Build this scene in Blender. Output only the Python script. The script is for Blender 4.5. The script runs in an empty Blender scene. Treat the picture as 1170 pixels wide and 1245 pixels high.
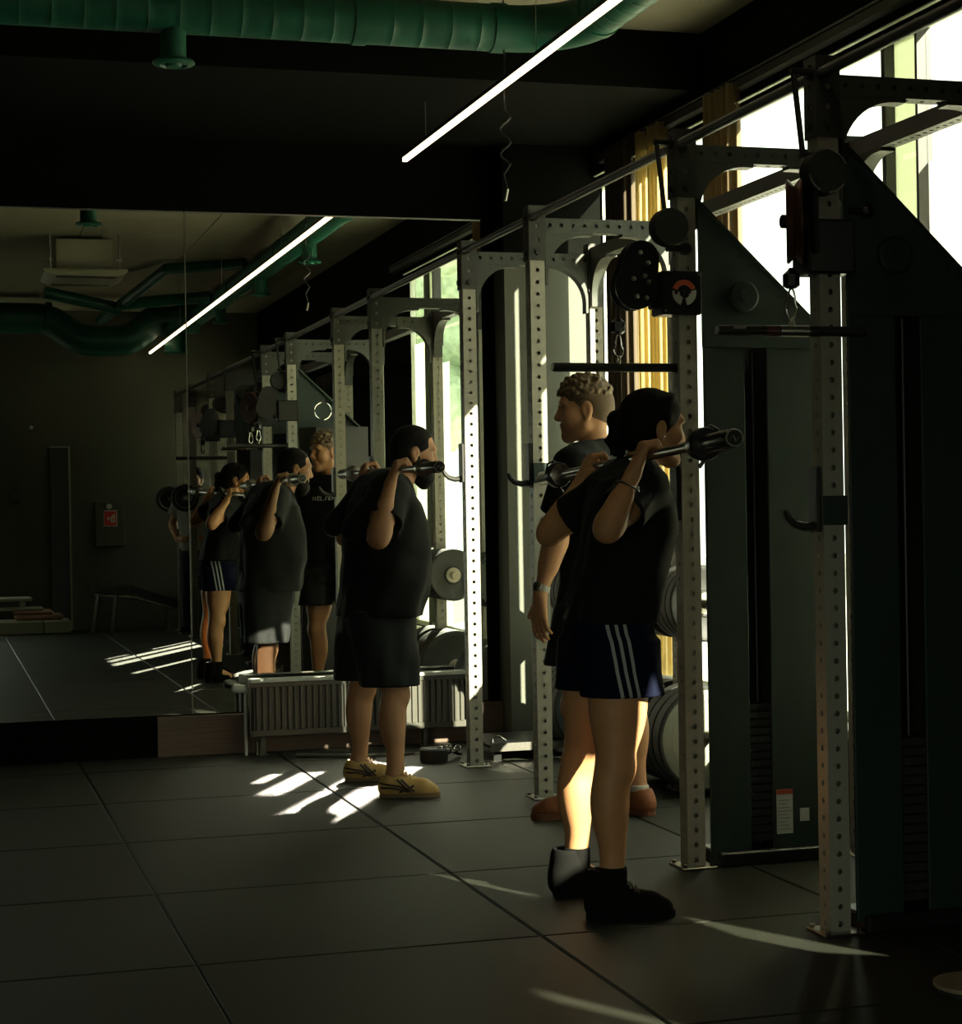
import bpy, math, random
import numpy as np
from mathutils import Vector, Matrix
random.seed(7)
C = bpy.context.scene
COL = C.collection

# ------------------------------------------------------------------ camera, world, sun, exposure
CAM_F, YAW, PIT, ROL, CAM_H = 2262.13, 0.2859, -0.0026, -0.0169, 1.259
def setup_camera():
    F = Vector((math.sin(YAW)*math.cos(PIT), math.cos(YAW)*math.cos(PIT), math.sin(PIT)))
    R = F.cross(Vector((0, 0, 1))).normalized(); U = R.cross(F)
    c, s = math.cos(ROL), math.sin(ROL)
    R, U = c*R + s*U, c*U - s*R
    cd = bpy.data.cameras.new('camera'); cd.sensor_fit = 'HORIZONTAL'; cd.sensor_width = 36
    cd.lens = CAM_F/1170*36; cd.clip_start = .05; cd.clip_end = 300
    co = bpy.data.objects.new('camera', cd); COL.objects.link(co)
    m = Matrix((R, U, -F)).transposed().to_4x4(); m.translation = (0, 0, CAM_H)
    co.matrix_world = m; C.camera = co
setup_camera()
C.view_settings.view_transform = 'Standard'; C.view_settings.look = 'None'
C.view_settings.exposure = 0.0; C.view_settings.gamma = 1.0; C.view_settings.use_curve_mapping = False
C.cycles.use_denoising = True
C.cycles.max_bounces = 8; C.cycles.diffuse_bounces = 4; C.cycles.glossy_bounces = 5; C.cycles.transparent_max_bounces = 12
C.cycles.sample_clamp_indirect = 3.0; C.cycles.caustics_reflective = False; C.cycles.caustics_refractive = False

WORLD_COL, WORLD_STR = (.90, .95, .81), 2.9
w = bpy.data.worlds.new('sky'); C.world = w; w.use_nodes = True
bg = w.node_tree.nodes['Background']; bg.inputs[0].default_value = (*WORLD_COL, 1); bg.inputs[1].default_value = WORLD_STR

SUN_DIR = Vector((-.46, .888, -.50)).normalized()          # travel direction of the low sun
SUN_E, SUN_COL = 29.0, (1.0, .91, .74)
sl = bpy.data.lights.new('sun', 'SUN'); sl.energy = SUN_E; sl.color = SUN_COL; sl.angle = .0093
so = bpy.data.objects.new('sun', sl); COL.objects.link(so)
so.rotation_euler = SUN_DIR.to_track_quat('-Z', 'Y').to_euler(); so.location = (8, -8, 9)

# the sun coming back off the mirror (what the polished glass throws onto the floor and the legs in front of it)
REF_DIR = Vector((SUN_DIR.x, -SUN_DIR.y, SUN_DIR.z))
BEAM_W = 30.0                                               # radiosity-like strength per square metre
BEAMS = [(2.12, 2.24, .47, .85), (1.97, 2.03, .43, .64), (2.42, 2.53, .62, 1.22), (2.59, 2.73, .50, 1.28)]
def setup_beams():
    for i, (x0, x1, z0, z1) in enumerate(BEAMS):
        l = bpy.data.lights.new('mirror_sun', 'AREA'); l.shape = 'RECTANGLE'
        # the emitter is turned to face along the reflected sun, its footprint on the glass is x0..x1, z0..z1
        l.size = (x1-x0)*.89; l.size_y = (z1-z0)*.90
        l.spread = math.radians(2.0); l.color = SUN_COL
        l.energy = BEAM_W*l.size*l.size_y
        o = bpy.data.objects.new('mirror_sun', l); COL.objects.link(o)
        o.rotation_euler = REF_DIR.to_track_quat('-Z', 'Y').to_euler()
        o.location = Vector(((x0+x1)/2, 9.685, (z0+z1)/2)) + REF_DIR*.20
setup_beams()
def portal(y0, y1, z0, z1, x=3.57, d=-1):
    l = bpy.data.lights.new('window_portal', 'AREA'); l.shape = 'RECTANGLE'; l.size = y1-y0; l.size_y = z1-z0
    l.cycles.is_portal = True
    o = bpy.data.objects.new('window_portal', l); COL.objects.link(o)
    o.location = (x, (y0+y1)/2, (z0+z1)/2); o.rotation_euler = Vector((d, 0, 0)).to_track_quat('-Z', 'Z').to_euler()
WIN = (5.62, 9.5, .38, 3.03)
portal(*WIN)
FILL_WIN = (-3.9, .30, .25, 2.05)                                # opening added behind the camera to fill the room with light: x0, x1, z0, z1
def fill_portal(x0, x1, z0, z1):
    l = bpy.data.lights.new('window_portal', 'AREA'); l.shape = 'RECTANGLE'; l.size = x1-x0; l.size_y = z1-z0; l.cycles.is_portal = True
    o = bpy.data.objects.new('window_portal', l); COL.objects.link(o)
    o.location = ((x0+x1)/2, -1.42, (z0+z1)/2); o.rotation_euler = Vector((0, 1, 0)).to_track_quat('-Z', 'Z').to_euler()
fill_portal(*FILL_WIN)

# ------------------------------------------------------------------ helpers
BASE = {}
class MB:
    def __init__(s): s.v = []; s.f = []
    def add(s, vs, fs):
        n = len(s.v); s.v += [tuple(map(float, p)) for p in vs]; s.f += [tuple(i+n for i in f) for f in fs]; return s
    def box(s, x0, x1, y0, y1, z0, z1, b=0):
        if x1 < x0: x0, x1 = x1, x0
        if y1 < y0: y0, y1 = y1, y0
        if z1 < z0: z0, z1 = z1, z0
        if b <= 0:
            vs = [(x, y, z) for z in (z0, z1) for y in (y0, y1) for x in (x0, x1)]
            return s.add(vs, [(0,2,3,1),(4,5,7,6),(0,1,5,4),(2,6,7,3),(0,4,6,2),(1,3,7,5)])
        b = min(b, (x1-x0)*.45, (y1-y0)*.45, (z1-z0)*.45)
        pts = []; idx = {}
        for sx in (0,1):
            for sy in (0,1):
                for sz in (0,1):
                    for a in range(3):
                        p = [(x0,x1)[sx], (y0,y1)[sy], (z0,z1)[sz]]
                        for k in range(3):
                            if k != a: p[k] += b*(1 if (sx,sy,sz)[k] == 0 else -1)
                        idx[(sx,sy,sz,a)] = len(pts); pts.append(p)
        F = []
        for a in range(3):                                   # main faces: vertices whose own axis a sits on the face
            u, vv = [k for k in range(3) if k != a]
            for sd in (0,1):
                q = []
                for (i,j) in ((0,0),(1,0),(1,1),(0,1)):
                    k = [0,0,0]; k[a]=sd; k[u]=i; k[vv]=j; q.append(idx[(*k,a)])
                F.append(q)
        for e in range(3):                                   # edges along axis e
            u, vv = [k for k in range(3) if k != e]
            for i in (0,1):
                for j in (0,1):
                    q = []
                    for (t,ax) in ((0,u),(0,vv),(1,vv),(1,u)):
                        k=[0,0,0]; k[e]=t; k[u]=i; k[vv]=j; q.append(idx[(*k,ax)])
                    F.append(q)
        for sx in (0,1):
            for sy in (0,1):
                for sz in (0,1): F.append([idx[(sx,sy,sz,a)] for a in range(3)])
        return s.add(pts, F)
    def tube(s, pts, r, n=10, caps=True, closed=False, flat=None):
        P = [Vector(p) for p in pts]; m = len(P); rs = r if isinstance(r, (list, tuple)) else [r]*m
        vs = []; ref = None
        for i, p in enumerate(P):
            if closed: t = P[(i+1) % m]-P[i-1]
            else: t = P[min(i+1, m-1)]-P[max(i-1, 0)]
            t = t.normalized() if t.length > 1e-9 else Vector((0,0,1))
            if ref is None:
                ref = Vector((0,0,1)) if abs(t.z) < .9 else Vector((1,0,0))
            a = (ref - t*ref.dot(t)).normalized(); b = t.cross(a); ref = a
            for k in range(n):
                q = 2*math.pi*k/n; vs.append(p + (a*math.cos(q)*(flat or 1) + b*math.sin(q))*rs[i])
        fs = []
        for i in range(m if closed else m-1):
            j = (i+1) % m
            for k in range(n): fs.append((i*n+k, i*n+(k+1)%n, j*n+(k+1)%n, j*n+k))
        if caps and not closed:
            fs.append(tuple(range(n-1, -1, -1))); fs.append(tuple((m-1)*n+k for k in range(n)))
        return s.add(vs, fs)
    def cyl(s, a, b, r, n=24, r2=None):
        return s.tube([a, b], [r, r if r2 is None else r2], n)
    def lathe(s, c, axis, prof, n=32):
        """prof: list of (distance along axis, radius)"""
        ax = Vector(axis).normalized(); u = (Vector((0,0,1)) if abs(ax.z) < .9 else Vector((1,0,0)))
        u = (u-ax*u.dot(ax)).normalized(); v = ax.cross(u); c = Vector(c); vs = []
        for (d, r) in prof:
            for k in range(n):
                q = 2*math.pi*k/n; vs.append(c+ax*d+(u*math.cos(q)+v*math.sin(q))*max(r, 1e-4))
        fs = [(i*n+k, i*n+(k+1)%n, (i+1)*n+(k+1)%n, (i+1)*n+k) for i in range(len(prof)-1) for k in range(n)]
        fs.append(tuple(range(n-1,-1,-1))); fs.append(tuple((len(prof)-1)*n+k for k in range(n)))
        return s.add(vs, fs)
    def prism(s, poly, axis, a, b):
        """poly in the two other axes (x,z for axis y; x,y for z; y,z for x), extruded a..b"""
        n = len(poly)
        def P(p, t): return {'y': (p[0], t, p[1]), 'z': (p[0], p[1], t), 'x': (t, p[0], p[1])}[axis]
        vs = [P(p, a) for p in poly]+[P(p, b) for p in poly]
        fs = [tuple(range(n)), tuple(range(2*n-1, n-1, -1))]+[(i, (i+1)%n, n+(i+1)%n, n+i) for i in range(n)]
        return s.add(vs, fs)
    def ball(s, c, r, nu=16, nv=10):
        rx, ry, rz = r if isinstance(r, (tuple, list)) else (r, r, r); vs = []; fs = []
        for i in range(nv+1):
            t = math.pi*i/nv
            for k in range(nu):
                q = 2*math.pi*k/nu
                vs.append((c[0]+rx*math.sin(t)*math.cos(q), c[1]+ry*math.sin(t)*math.sin(q), c[2]+rz*math.cos(t)))
        for i in range(nv):
            for k in range(nu): fs.append((i*nu+k, (i+1)*nu+k, (i+1)*nu+(k+1)%nu, i*nu+(k+1)%nu))
        return s.add(vs, fs)
    def torus(s, c, axis, R, r, n=32, m=10, a0=0, a1=2*math.pi):
        ax = Vector(axis).normalized(); u = (Vector((0,0,1)) if abs(ax.z) < .9 else Vector((1,0,0)))
        u = (u-ax*u.dot(ax)).normalized(); v = ax.cross(u); c = Vector(c); full = a1-a0 > 6.28
        k = n if full else n+1
        return s.tube([c+(u*math.cos(a0+(a1-a0)*i/n)+v*math.sin(a0+(a1-a0)*i/n))*R for i in range(k)], r, m, closed=full)
    def mesh(s, name, off=(0,0,0), smooth=None):
        me = bpy.data.meshes.new(name); o = Vector(off)
        me.from_pydata([Vector(p)-o for p in s.v], [], s.f); me.update()
        import bmesh
        bm = bmesh.new(); bm.from_mesh(me); bmesh.ops.recalc_face_normals(bm, faces=bm.faces); bm.to_mesh(me); bm.free()
        if smooth is not None:
            me.polygons.foreach_set('use_smooth', [True]*len(me.polygons)); me.set_sharp_from_angle(angle=math.radians(smooth))
        return me
def part(name, g, mat, parent, smooth=35, loc=None, label=None):
    off = BASE[parent.name] if loc is None else Vector(loc)
    me = g if isinstance(g, bpy.types.Mesh) else g.mesh(name, off, smooth)
    for m in (mat if isinstance(mat, (list, tuple)) else [mat]): me.materials.append(m)
    o = bpy.data.objects.new(name, me); COL.objects.link(o); o.parent = parent
    BASE[o.name] = BASE[parent.name]
    if loc is not None: o.location = Vector(loc)-BASE[parent.name]; BASE[o.name] = Vector(loc)
    if label: o['label'] = label
    return o
def tag(o, label, cat, group=None, kind=None):
    if label: o['label'] = label
    if cat: o['category'] = cat
    if group: o['group'] = group
    if kind: o['kind'] = kind
    return o
def thing(name, label, cat, loc, group=None):
    o = bpy.data.objects.new(name, None); COL.objects.link(o); o.location = loc; o.empty_display_size = .1
    BASE[o.name] = Vector(loc)
    return tag(o, label, cat, group)
def solo(name, g, mat, label, cat, loc, group=None, smooth=35):
    me = g.mesh(name, loc, smooth)
    for m in (mat if isinstance(mat, (list, tuple)) else [mat]): me.materials.append(m)
    o = bpy.data.objects.new(name, me); COL.objects.link(o); o.location = loc; BASE[o.name] = Vector(loc)
    return tag(o, label, cat, group)
def struct(name, g, mat, smooth=35, parent=None):
    me = g.mesh(name, (0,0,0), smooth); me.materials.append(mat)
    o = bpy.data.objects.new(name, me); COL.objects.link(o); BASE[o.name] = Vector((0,0,0))
    if parent: o.parent = parent
    else: o['kind'] = 'structure'
    return o
def copy_tree(o, dloc, label, group=None):
    r = o.copy(); COL.objects.link(r); r.location = Vector(o.location)+Vector(dloc); r['label'] = label
    if group: r['group'] = group
    def rec(src, dst):
        for ch in list(src.children):
            c = ch.copy(); COL.objects.link(c); c.parent = dst; rec(ch, c)
    rec(o, r); BASE[r.name] = r.location.copy()
    return r

def mat(name, col, rough=.6, metal=0, spec=.5, noise=0, nscale=30, bump=0, bscale=200, emit=None, estr=0, coat=0, stretch=None):
    m = bpy.data.materials.new(name); m.use_nodes = True; nt = m.node_tree; b = nt.nodes['Principled BSDF']
    b.inputs['Base Color'].default_value = (*col, 1); b.inputs['Roughness'].default_value = rough
    b.inputs['Metallic'].default_value = metal; b.inputs['Specular IOR Level'].default_value = spec
    if coat: b.inputs['Coat Weight'].default_value = coat
    tc = nt.nodes.new('ShaderNodeTexCoord'); src = tc.outputs['Object']
    if stretch:
        mp = nt.nodes.new('ShaderNodeMapping'); mp.inputs['Scale'].default_value = stretch
        nt.links.new(src, mp.inputs['Vector']); src = mp.outputs['Vector']
    if noise:
        n = nt.nodes.new('ShaderNodeTexNoise'); n.inputs['Scale'].default_value = nscale; n.inputs['Detail'].default_value = 5
        nt.links.new(src, n.inputs['Vector'])
        r = nt.nodes.new('ShaderNodeValToRGB'); r.color_ramp.elements[0].position = .3; r.color_ramp.elements[1].position = .7
        r.color_ramp.elements[0].color = (*[max(0, c*(1-noise)) for c in col], 1)
        r.color_ramp.elements[1].color = (*[min(1, c*(1+noise)) for c in col], 1)
        nt.links.new(n.outputs['Fac'], r.inputs['Fac']); nt.links.new(r.outputs['Color'], b.inputs['Base Color'])
    if bump:
        n2 = nt.nodes.new('ShaderNodeTexNoise'); n2.inputs['Scale'].default_value = bscale; n2.inputs['Detail'].default_value = 3
        nt.links.new(src, n2.inputs['Vector'])
        bp = nt.nodes.new('ShaderNodeBump'); bp.inputs['Strength'].default_value = bump; bp.inputs['Distance'].default_value = .004
        nt.links.new(n2.outputs['Fac'], bp.inputs['Height']); nt.links.new(bp.outputs['Normal'], b.inputs['Normal'])
    if emit:
        b.inputs['Emission Color'].default_value = (*emit, 1); b.inputs['Emission Strength'].default_value = estr
    return m

M = dict(
 floor=mat('rubber_floor', (.0225,.0240,.0165), .56, spec=.28, noise=.35, nscale=260, bump=.35, bscale=420),
 ceiling=mat('ceiling_paint', (.27,.25,.17), .9, noise=.08, nscale=4),
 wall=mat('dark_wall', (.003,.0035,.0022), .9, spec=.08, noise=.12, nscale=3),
 backwall=mat('olive_wall', (.085,.085,.058), .85, noise=.1, nscale=2),
 pillar=mat('grey_plaster', (.138,.146,.116), .85, noise=.05, nscale=6),
 frame_pale=mat('pale_window_frame', (.62,.66,.54), .5),
 frame_dark=mat('dark_window_frame', (.03,.03,.025), .5),
 upright=mat('grey_powder_coat', (.36,.345,.275), .45, metal=0, noise=.06, nscale=60),
 beam=mat('grey_green_powder_coat', (.06,.066,.052), .45, noise=.08, nscale=60),
 sleeve=mat('dark_bracket_coat', (.040,.040,.031), .45, noise=.1, nscale=60),
 dark=mat('black_powder_coat', (.022,.021,.017), .42, noise=.15, nscale=80),
 tower=mat('green_black_steel', (.015,.031,.022), .55, noise=.12, nscale=12),
 black=mat('black_plastic', (.012,.012,.011), .35),
 rubber=mat('black_rubber', (.022,.023,.020), .6, noise=.2, nscale=90),
 chrome=mat('chrome', (.62,.60,.55), .18, metal=1),
 steel=mat('brushed_steel', (.42,.40,.35), .34, metal=1, noise=.12, nscale=90),
 barsteel=mat('dark_bar_steel', (.16,.145,.12), .3, metal=1),
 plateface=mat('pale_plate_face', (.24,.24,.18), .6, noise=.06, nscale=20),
 engrave=mat('engraved_grey', (.26,.26,.20), .7),
 copper=mat('copper_pulley', (.13,.055,.034), .4, metal=.3),
 duct=mat('green_duct_paint', (.005,.09,.052), .45, noise=.12, nscale=14),
 white=mat('white_plastic', (.62,.62,.54), .45),
 radiator=mat('radiator_enamel', (.082,.079,.063), .4),
 wood=mat('brown_wood_veneer', (.13,.085,.058), .6, noise=.22, nscale=5, stretch=(1,8,40)),
 red=mat('sign_red', (.62,.035,.02), .5),
 redlabel=mat('label_red', (.40,.06,.03), .5),
 orange=mat('dial_orange_red', (.55,.10,.04), .5),
 paper=mat('label_white', (.50,.52,.46), .6),
 paleglyph=mat('pale_print', (.45,.45,.40), .6),
 strip=mat('led_strip', (.9,.8,.65), .5, emit=(1,.80,.55), estr=3.2),
 gold=mat('gold_sheer_fabric', (.80,.68,.36), .8),
 brown=mat('brown_drape_fabric', (.10,.075,.045), .9),
 tan=mat('tan_drape_fabric', (.30,.22,.12), .9),
 acmetal=mat('ac_grey_metal', (.30,.29,.21), .5),
 mats=mat('pink_foam_mat', (.46,.27,.19), .8),
 palemat=mat('pale_foam_mat', (.52,.53,.42), .8),
 bench=mat('bench_vinyl', (.03,.03,.03), .35),
 ground=mat('pale_pavement', (.68,.66,.56), .9, noise=.08, nscale=2),
 tanboard=mat('tan_board', (.30,.24,.17), .6, noise=.15, nscale=20),
 asphalt=mat('asphalt', (.05,.05,.045), .9, noise=.15, nscale=8),
 facade=mat('pale_render', (.70,.70,.62), .9, noise=.05, nscale=1),
 foliage=mat('leaf_green', (.45,.55,.38), .8, noise=.3, nscale=6),
 extglass=mat('facade_glass', (.25,.32,.30), .15),
 panelfilm=mat('grey_frosted_panel', (.50,.53,.42), .9),
 film=mat('sun_block_film', (.85,.85,.78), .9),
 sun_mask=mat('dark_mask_sheet', (.03,.03,.025), .9),
)
def translucent(m, f):
    nt = m.node_tree; b = nt.nodes['Principled BSDF']; out = nt.nodes['Material Output']
    t = nt.nodes.new('ShaderNodeBsdfTranslucent'); t.inputs[0].default_value = b.inputs['Base Color'].default_value
    x = nt.nodes.new('ShaderNodeMixShader'); x.inputs[0].default_value = f
    nt.links.new(b.outputs[0], x.inputs[1]); nt.links.new(t.outputs[0], x.inputs[2]); nt.links.new(x.outputs[0], out.inputs[0])
translucent(M['gold'], .6); translucent(M['film'], .85); translucent(M['panelfilm'], .8); translucent(M['tan'], .35); translucent(M['brown'], .12)
def glass_mat():
    m = bpy.data.materials.new('window_glass'); m.use_nodes = True; nt = m.node_tree; nt.nodes.remove(nt.nodes['Principled BSDF'])
    out = nt.nodes['Material Output']; t = nt.nodes.new('ShaderNodeBsdfTransparent'); t.inputs[0].default_value = (.94,.97,.93,1)
    g = nt.nodes.new('ShaderNodeBsdfGlossy'); g.inputs['Roughness'].default_value = .02
    lw = nt.nodes.new('ShaderNodeLayerWeight'); lw.inputs['Blend'].default_value = .5
    fr = nt.nodes.new('ShaderNodeMath'); fr.operation = 'POWER'; nt.links.new(lw.outputs['Facing'], fr.inputs[0]); fr.inputs[1].default_value = 6.0
    mu = nt.nodes.new('ShaderNodeMath'); mu.operation = 'MULTIPLY_ADD'; nt.links.new(fr.outputs[0], mu.inputs[0]); mu.inputs[1].default_value = .35; mu.inputs[2].default_value = .03
    x = nt.nodes.new('ShaderNodeMixShader'); nt.links.new(mu.outputs[0], x.inputs[0]); nt.links.new(t.outputs[0], x.inputs[1]); nt.links.new(g.outputs[0], x.inputs[2])
    nt.links.new(x.outputs[0], out.inputs[0]); return m
M['glass'] = glass_mat()
def mirror_mat():
    m = bpy.data.materials.new('mirror_glass'); m.use_nodes = True; nt = m.node_tree; nt.nodes.remove(nt.nodes['Principled BSDF'])
    g = nt.nodes.new('ShaderNodeBsdfGlossy'); g.inputs['Roughness'].default_value = 0.0; g.inputs['Color'].default_value = (.90,.93,.87,1)
    nt.links.new(g.outputs[0], nt.nodes['Material Output'].inputs[0]); return m
M['mirror'] = mirror_mat()

# ------------------------------------------------------------------ room shell
XL, XW, YB, YM, ZC = -4.6, 3.5, -1.3, 9.69, 3.47
g = MB()                                                    # rubber tiles with chamfered edges, 1.007 m apart
T, gap, ch = 1.007, .004, .006
x = .681-T*6
while x < XW:
    y = .15-T*2
    while y < YM:
        x0, x1 = max(x+gap/2, XL), min(x+T-gap/2, XW); y0, y1 = max(y+gap/2, YB), min(y+T-gap/2, YM)
        if x1-x0 > .05 and y1-y0 > .05:
            vs = [(x0,y0,-.02),(x1,y0,-.02),(x1,y1,-.02),(x0,y1,-.02),
                  (x0,y0,-ch),(x1,y0,-ch),(x1,y1,-ch),(x0,y1,-ch),
                  (x0+ch,y0+ch,0),(x1-ch,y0+ch,0),(x1-ch,y1-ch,0),(x0+ch,y1-ch,0)]
            g.add(vs, [(8,9,10,11),(4,5,9,8),(5,6,10,9),(6,7,11,10),(7,4,8,11),(0,1,5,4),(1,2,6,5),(2,3,7,6),(3,0,4,7)])
        y += T
    x += T
g.box(XL, XW, YB, YM, -.1, -.02)
struct('floor', g, M['floor'], smooth=None)
g = MB().box(XL-.1, XW+.05, YB-.1, YM+.1, ZC, ZC+.1)
for xs in (3.05, 2.1, 1.15, .2):                            # raised joint strips between the ceiling boards
    g.box(xs-.006, xs+.006, YB, YM, ZC-.006, ZC+.01)
struct('ceiling', g, M['ceiling'], smooth=None)
struct('wall_back', MB().box(XL-.1, XW+.05, YM, YM+.1, -.1, ZC), M['wall'])
struct('wall_left', MB().box(XL-.1, XL, YB-.1, YM, -.1, ZC), M['wall'])
g = MB(); a, b, c, e = FILL_WIN
g.box(XL-.1, a, YB-.1, YB, -.1, ZC); g.box(b, XW+.05, YB-.1, YB, -.1, ZC); g.box(a, b, YB-.1, YB, -.1, c); g.box(a, b, YB-.1, YB, e, ZC)
struct('wall_front', g, M['backwall'])
# window wall: a big window by the racks and narrow openings added nearer the camera to shape sun patches
OPEN = [WIN, (2.15, 3.05, .90, 2.40), (.52, .73, 1.48, 2.26), (-1.2, .0, 1.20, 2.34)]
def wall_with_openings(opens):
    g = MB(); ys = sorted({YB-.1, YM+.1} | {o[0] for o in opens} | {o[1] for o in opens})
    for a, b in zip(ys[:-1], ys[1:]):
        op = [o for o in opens if o[0] <= a+1e-6 and o[1] >= b-1e-6]
        if op: g.box(XW, XW+.05, a, b, -.1, op[0][2]); g.box(XW, XW+.05, a, b, op[0][3], ZC)
        else: g.box(XW, XW+.05, a, b, -.1, ZC)
    return g
struct('wall_right', wall_with_openings(OPEN), M['wall'])
struct('trim_4', MB().box(XL, XW-.002, 8.10, YM-.002, 3.20, ZC-.002), M['wall'])   # black box added over the mirror to darken the ceiling end
# pale pilaster in the corner beside the mirror
struct('wall_pilaster', MB().box(2.944, XW-.005, 9.5, YM-.002, 0, 2.60), M['pillar'])
struct('wall_pilaster_shaded', MB().box(2.942, XW-.005, 9.498, YM-.003, 2.60, 3.199), M['wall'])  # upper pilaster in dark wall colour, shade up there put into the colour

def window(n, o, posts, rails=True):
    y0, y1, z0, z1 = o
    r = bpy.data.objects.new('window_%d' % n, None); COL.objects.link(r); r['kind'] = 'structure'; r.location = (XW, (y0+y1)/2, z0); BASE[r.name] = r.location.copy()
    f = MB(); t = .02 if n > 1 else .035
    f.box(XW+.005, XW+.045, y0, y1, z0, z0+t); f.box(XW+.005, XW+.045, y0, y1, z1-t, z1)
    f.box(XW+.005, XW+.045, y0, y0+.012, z0, z1); f.box(XW+.005, XW+.045, y1-.012, y1, z0, z1)
    part('window_frame', f, M['frame_pale'] if n == 1 else M['frame_dark'], r)
    edges = [y0]
    for (a, b, mt) in posts:
        part('mullion', MB().box(XW-.012, XW+.048, a, b, z0, z1), mt, r); edges += [a, b]
    edges.append(y1)
    for a, b in zip(edges[::2], edges[1::2]):
        if b-a > .02: part('pane', MB().box(XW+.024, XW+.028, a, b, z0, z1), M['glass'], r)
    return r
w1 = window(1, WIN, [(6.095, 6.112, M['frame_dark']), (6.335, 6.365, M['frame_dark']), (8.02, 8.08, M['frame_dark']), (8.93, 8.99, M['frame_dark'])])
part('frosted_panel', MB().box(XW+.029, XW+.032, 6.113, 6.334, WIN[2]+.03, WIN[3]-.03), M['panelfilm'], w1)
for a, b, zt in ((5.64, 6.09, 2.5), (6.37, 6.62, 2.3)):       # white film added on the lower glass to stop direct sun
    part('sun_block_film', MB().box(XW+.029, XW+.031, a, b, WIN[2]+.03, zt), M['film'], w1)
hb = MB()                                                   # stepped head profile and the blind rails over the window
for i in range(2): hb.box(XW-.028-.020*i, XW-.012-.020*i, WIN[0], 9.48, 3.012+.022*i, 3.018+.022*i)
part('head_rail', hb, M['frame_pale'], w1)
part('sill', MB().box(XW-.14, XW+.0, WIN[0], 9.49, WIN[2]-.04, WIN[2]-.005, .006), M['frame_pale'], w1)
window(2, OPEN[1], [])  # added opening, lets in the sun shaft that falls on the legs
window(3, OPEN[2], [])  # added slit, throws a thin sliver of sun on the floor
window(4, OPEN[3], [(-.98, -.92, M['frame_dark']), (-.62, -.56, M['frame_dark']), (-.22, -.16, M['frame_dark'])])  # added opening, its posts split the sun into floor strips
w5 = bpy.data.objects.new('window_5', None); COL.objects.link(w5); w5['kind'] = 'structure'; BASE[w5.name] = Vector((0,0,0))  # glazing for the added fill opening behind the camera
g = MB()
for xx in np.linspace(FILL_WIN[0], FILL_WIN[1], 5): g.box(xx-.025, xx+.025, YB-.08, YB-.03, FILL_WIN[2], FILL_WIN[3])
for zz in (FILL_WIN[2], FILL_WIN[3]): g.box(FILL_WIN[0], FILL_WIN[1], YB-.08, YB-.03, zz-.025, zz+.025)
part('window_frame', g, M['frame_dark'], w5); part('pane', MB().box(FILL_WIN[0], FILL_WIN[1], YB-.057, YB-.053, FILL_WIN[2], FILL_WIN[3]), M['glass'], w5)
rail = MB(); rail.cyl((XW-.055, 5.2, 3.145), (XW-.055, 9.45, 3.145), .005, 8); rail.box(XW-.05, XW, 5.2, 9.45, 3.10, 3.135)
struct('trim_1', rail, M['frame_dark'])

# skirting: dark kick board, brown veneer panel, boards behind the radiator
struct('baseboard_back', MB().box(XL, 1.08, YM-.03, YM-.001, 0, .2), M['wall'])
struct('trim_2', MB().box(1.082, 2.94, YM-.05, YM-.001, 0, .205, .003), M['wood'])

# mirror panels
for i, (a, b, lab) in enumerate(((-3.5, 1.266, 'wide mirror panel on the far wall, left of the thin joint, reflecting the red sign'),
                                 (1.272, 2.868, 'mirror panel behind the radiator, right of the thin joint, reflecting the squatting pair'))):
    t = thing('wall_mirror', lab, 'mirror', ((a+b)/2, YM-.004, .21), 'mirror panels on the far wall')
    part('mirror_glass', MB().box(a, b, YM-.008, YM-.0015, .212, 2.81), M['mirror'], t, smooth=None)
    e = MB().box(a, b, YM-.010, YM-.001, 2.81, 2.818)
    if i: e.box(a-.005, a-.001, YM-.010, YM-.001, .212, 2.81)
    part('edge_trim', e, M['steel'], t)

# ------------------------------------------------------------------ outside the window
solo('light_stop_ground', MB().box(-40, 3.5, -40, -1.5, -.25, -.15), M['asphalt'], 'added dark ground outside the fill opening behind the camera', 'road', (-10, -12, -.15))  # added so less light rises from outside onto the ceiling
solo('pavement', MB().box(3.6, 60, -25, 45, -.25, -.15), M['ground'], 'sunlit pale pavement outside the gym window', 'pavement', (30, 5, -.15))
t = thing('apartment_building', 'pale rendered building across the street, seen through the window', 'building', (24, 15, -.15))
part('wall', MB().box(24, 32, -6, 40, -.15, 12), M['facade'], t)
for i in range(8):
    for k in range(3):
        part('window', MB().box(23.95, 24.02, -3+i*5, -1.2+i*5, 1+k*3.6, 3.2+k*3.6), M['extglass'], t)
def tree(x, y, h, lab):
    t = thing('street_tree', lab, 'tree', (x, y, -.15), 'street trees outside')
    part('trunk', MB().tube([(x,y,-.15),(x+.1,y,h*.35),(x,y+.1,h*.7)], [.16,.12,.06], 10), M['brown'], t)
    g = MB()
    for i in range(46):
        a = random.random()*6.28; q = random.random(); rr = 1.6*math.sqrt(q)
        c = Vector((x+rr*math.cos(a), y+rr*math.sin(a), h*(.45+.55*random.random())))
        g.ball(c, (random.uniform(.35,.7),)*3, 9, 6)
    part('crown', g, M['foliage'], t)
tree(9.6, -13.0, 6.0, 'leafy green tree outside, seen only as a pale green blur in the mirror')

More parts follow.
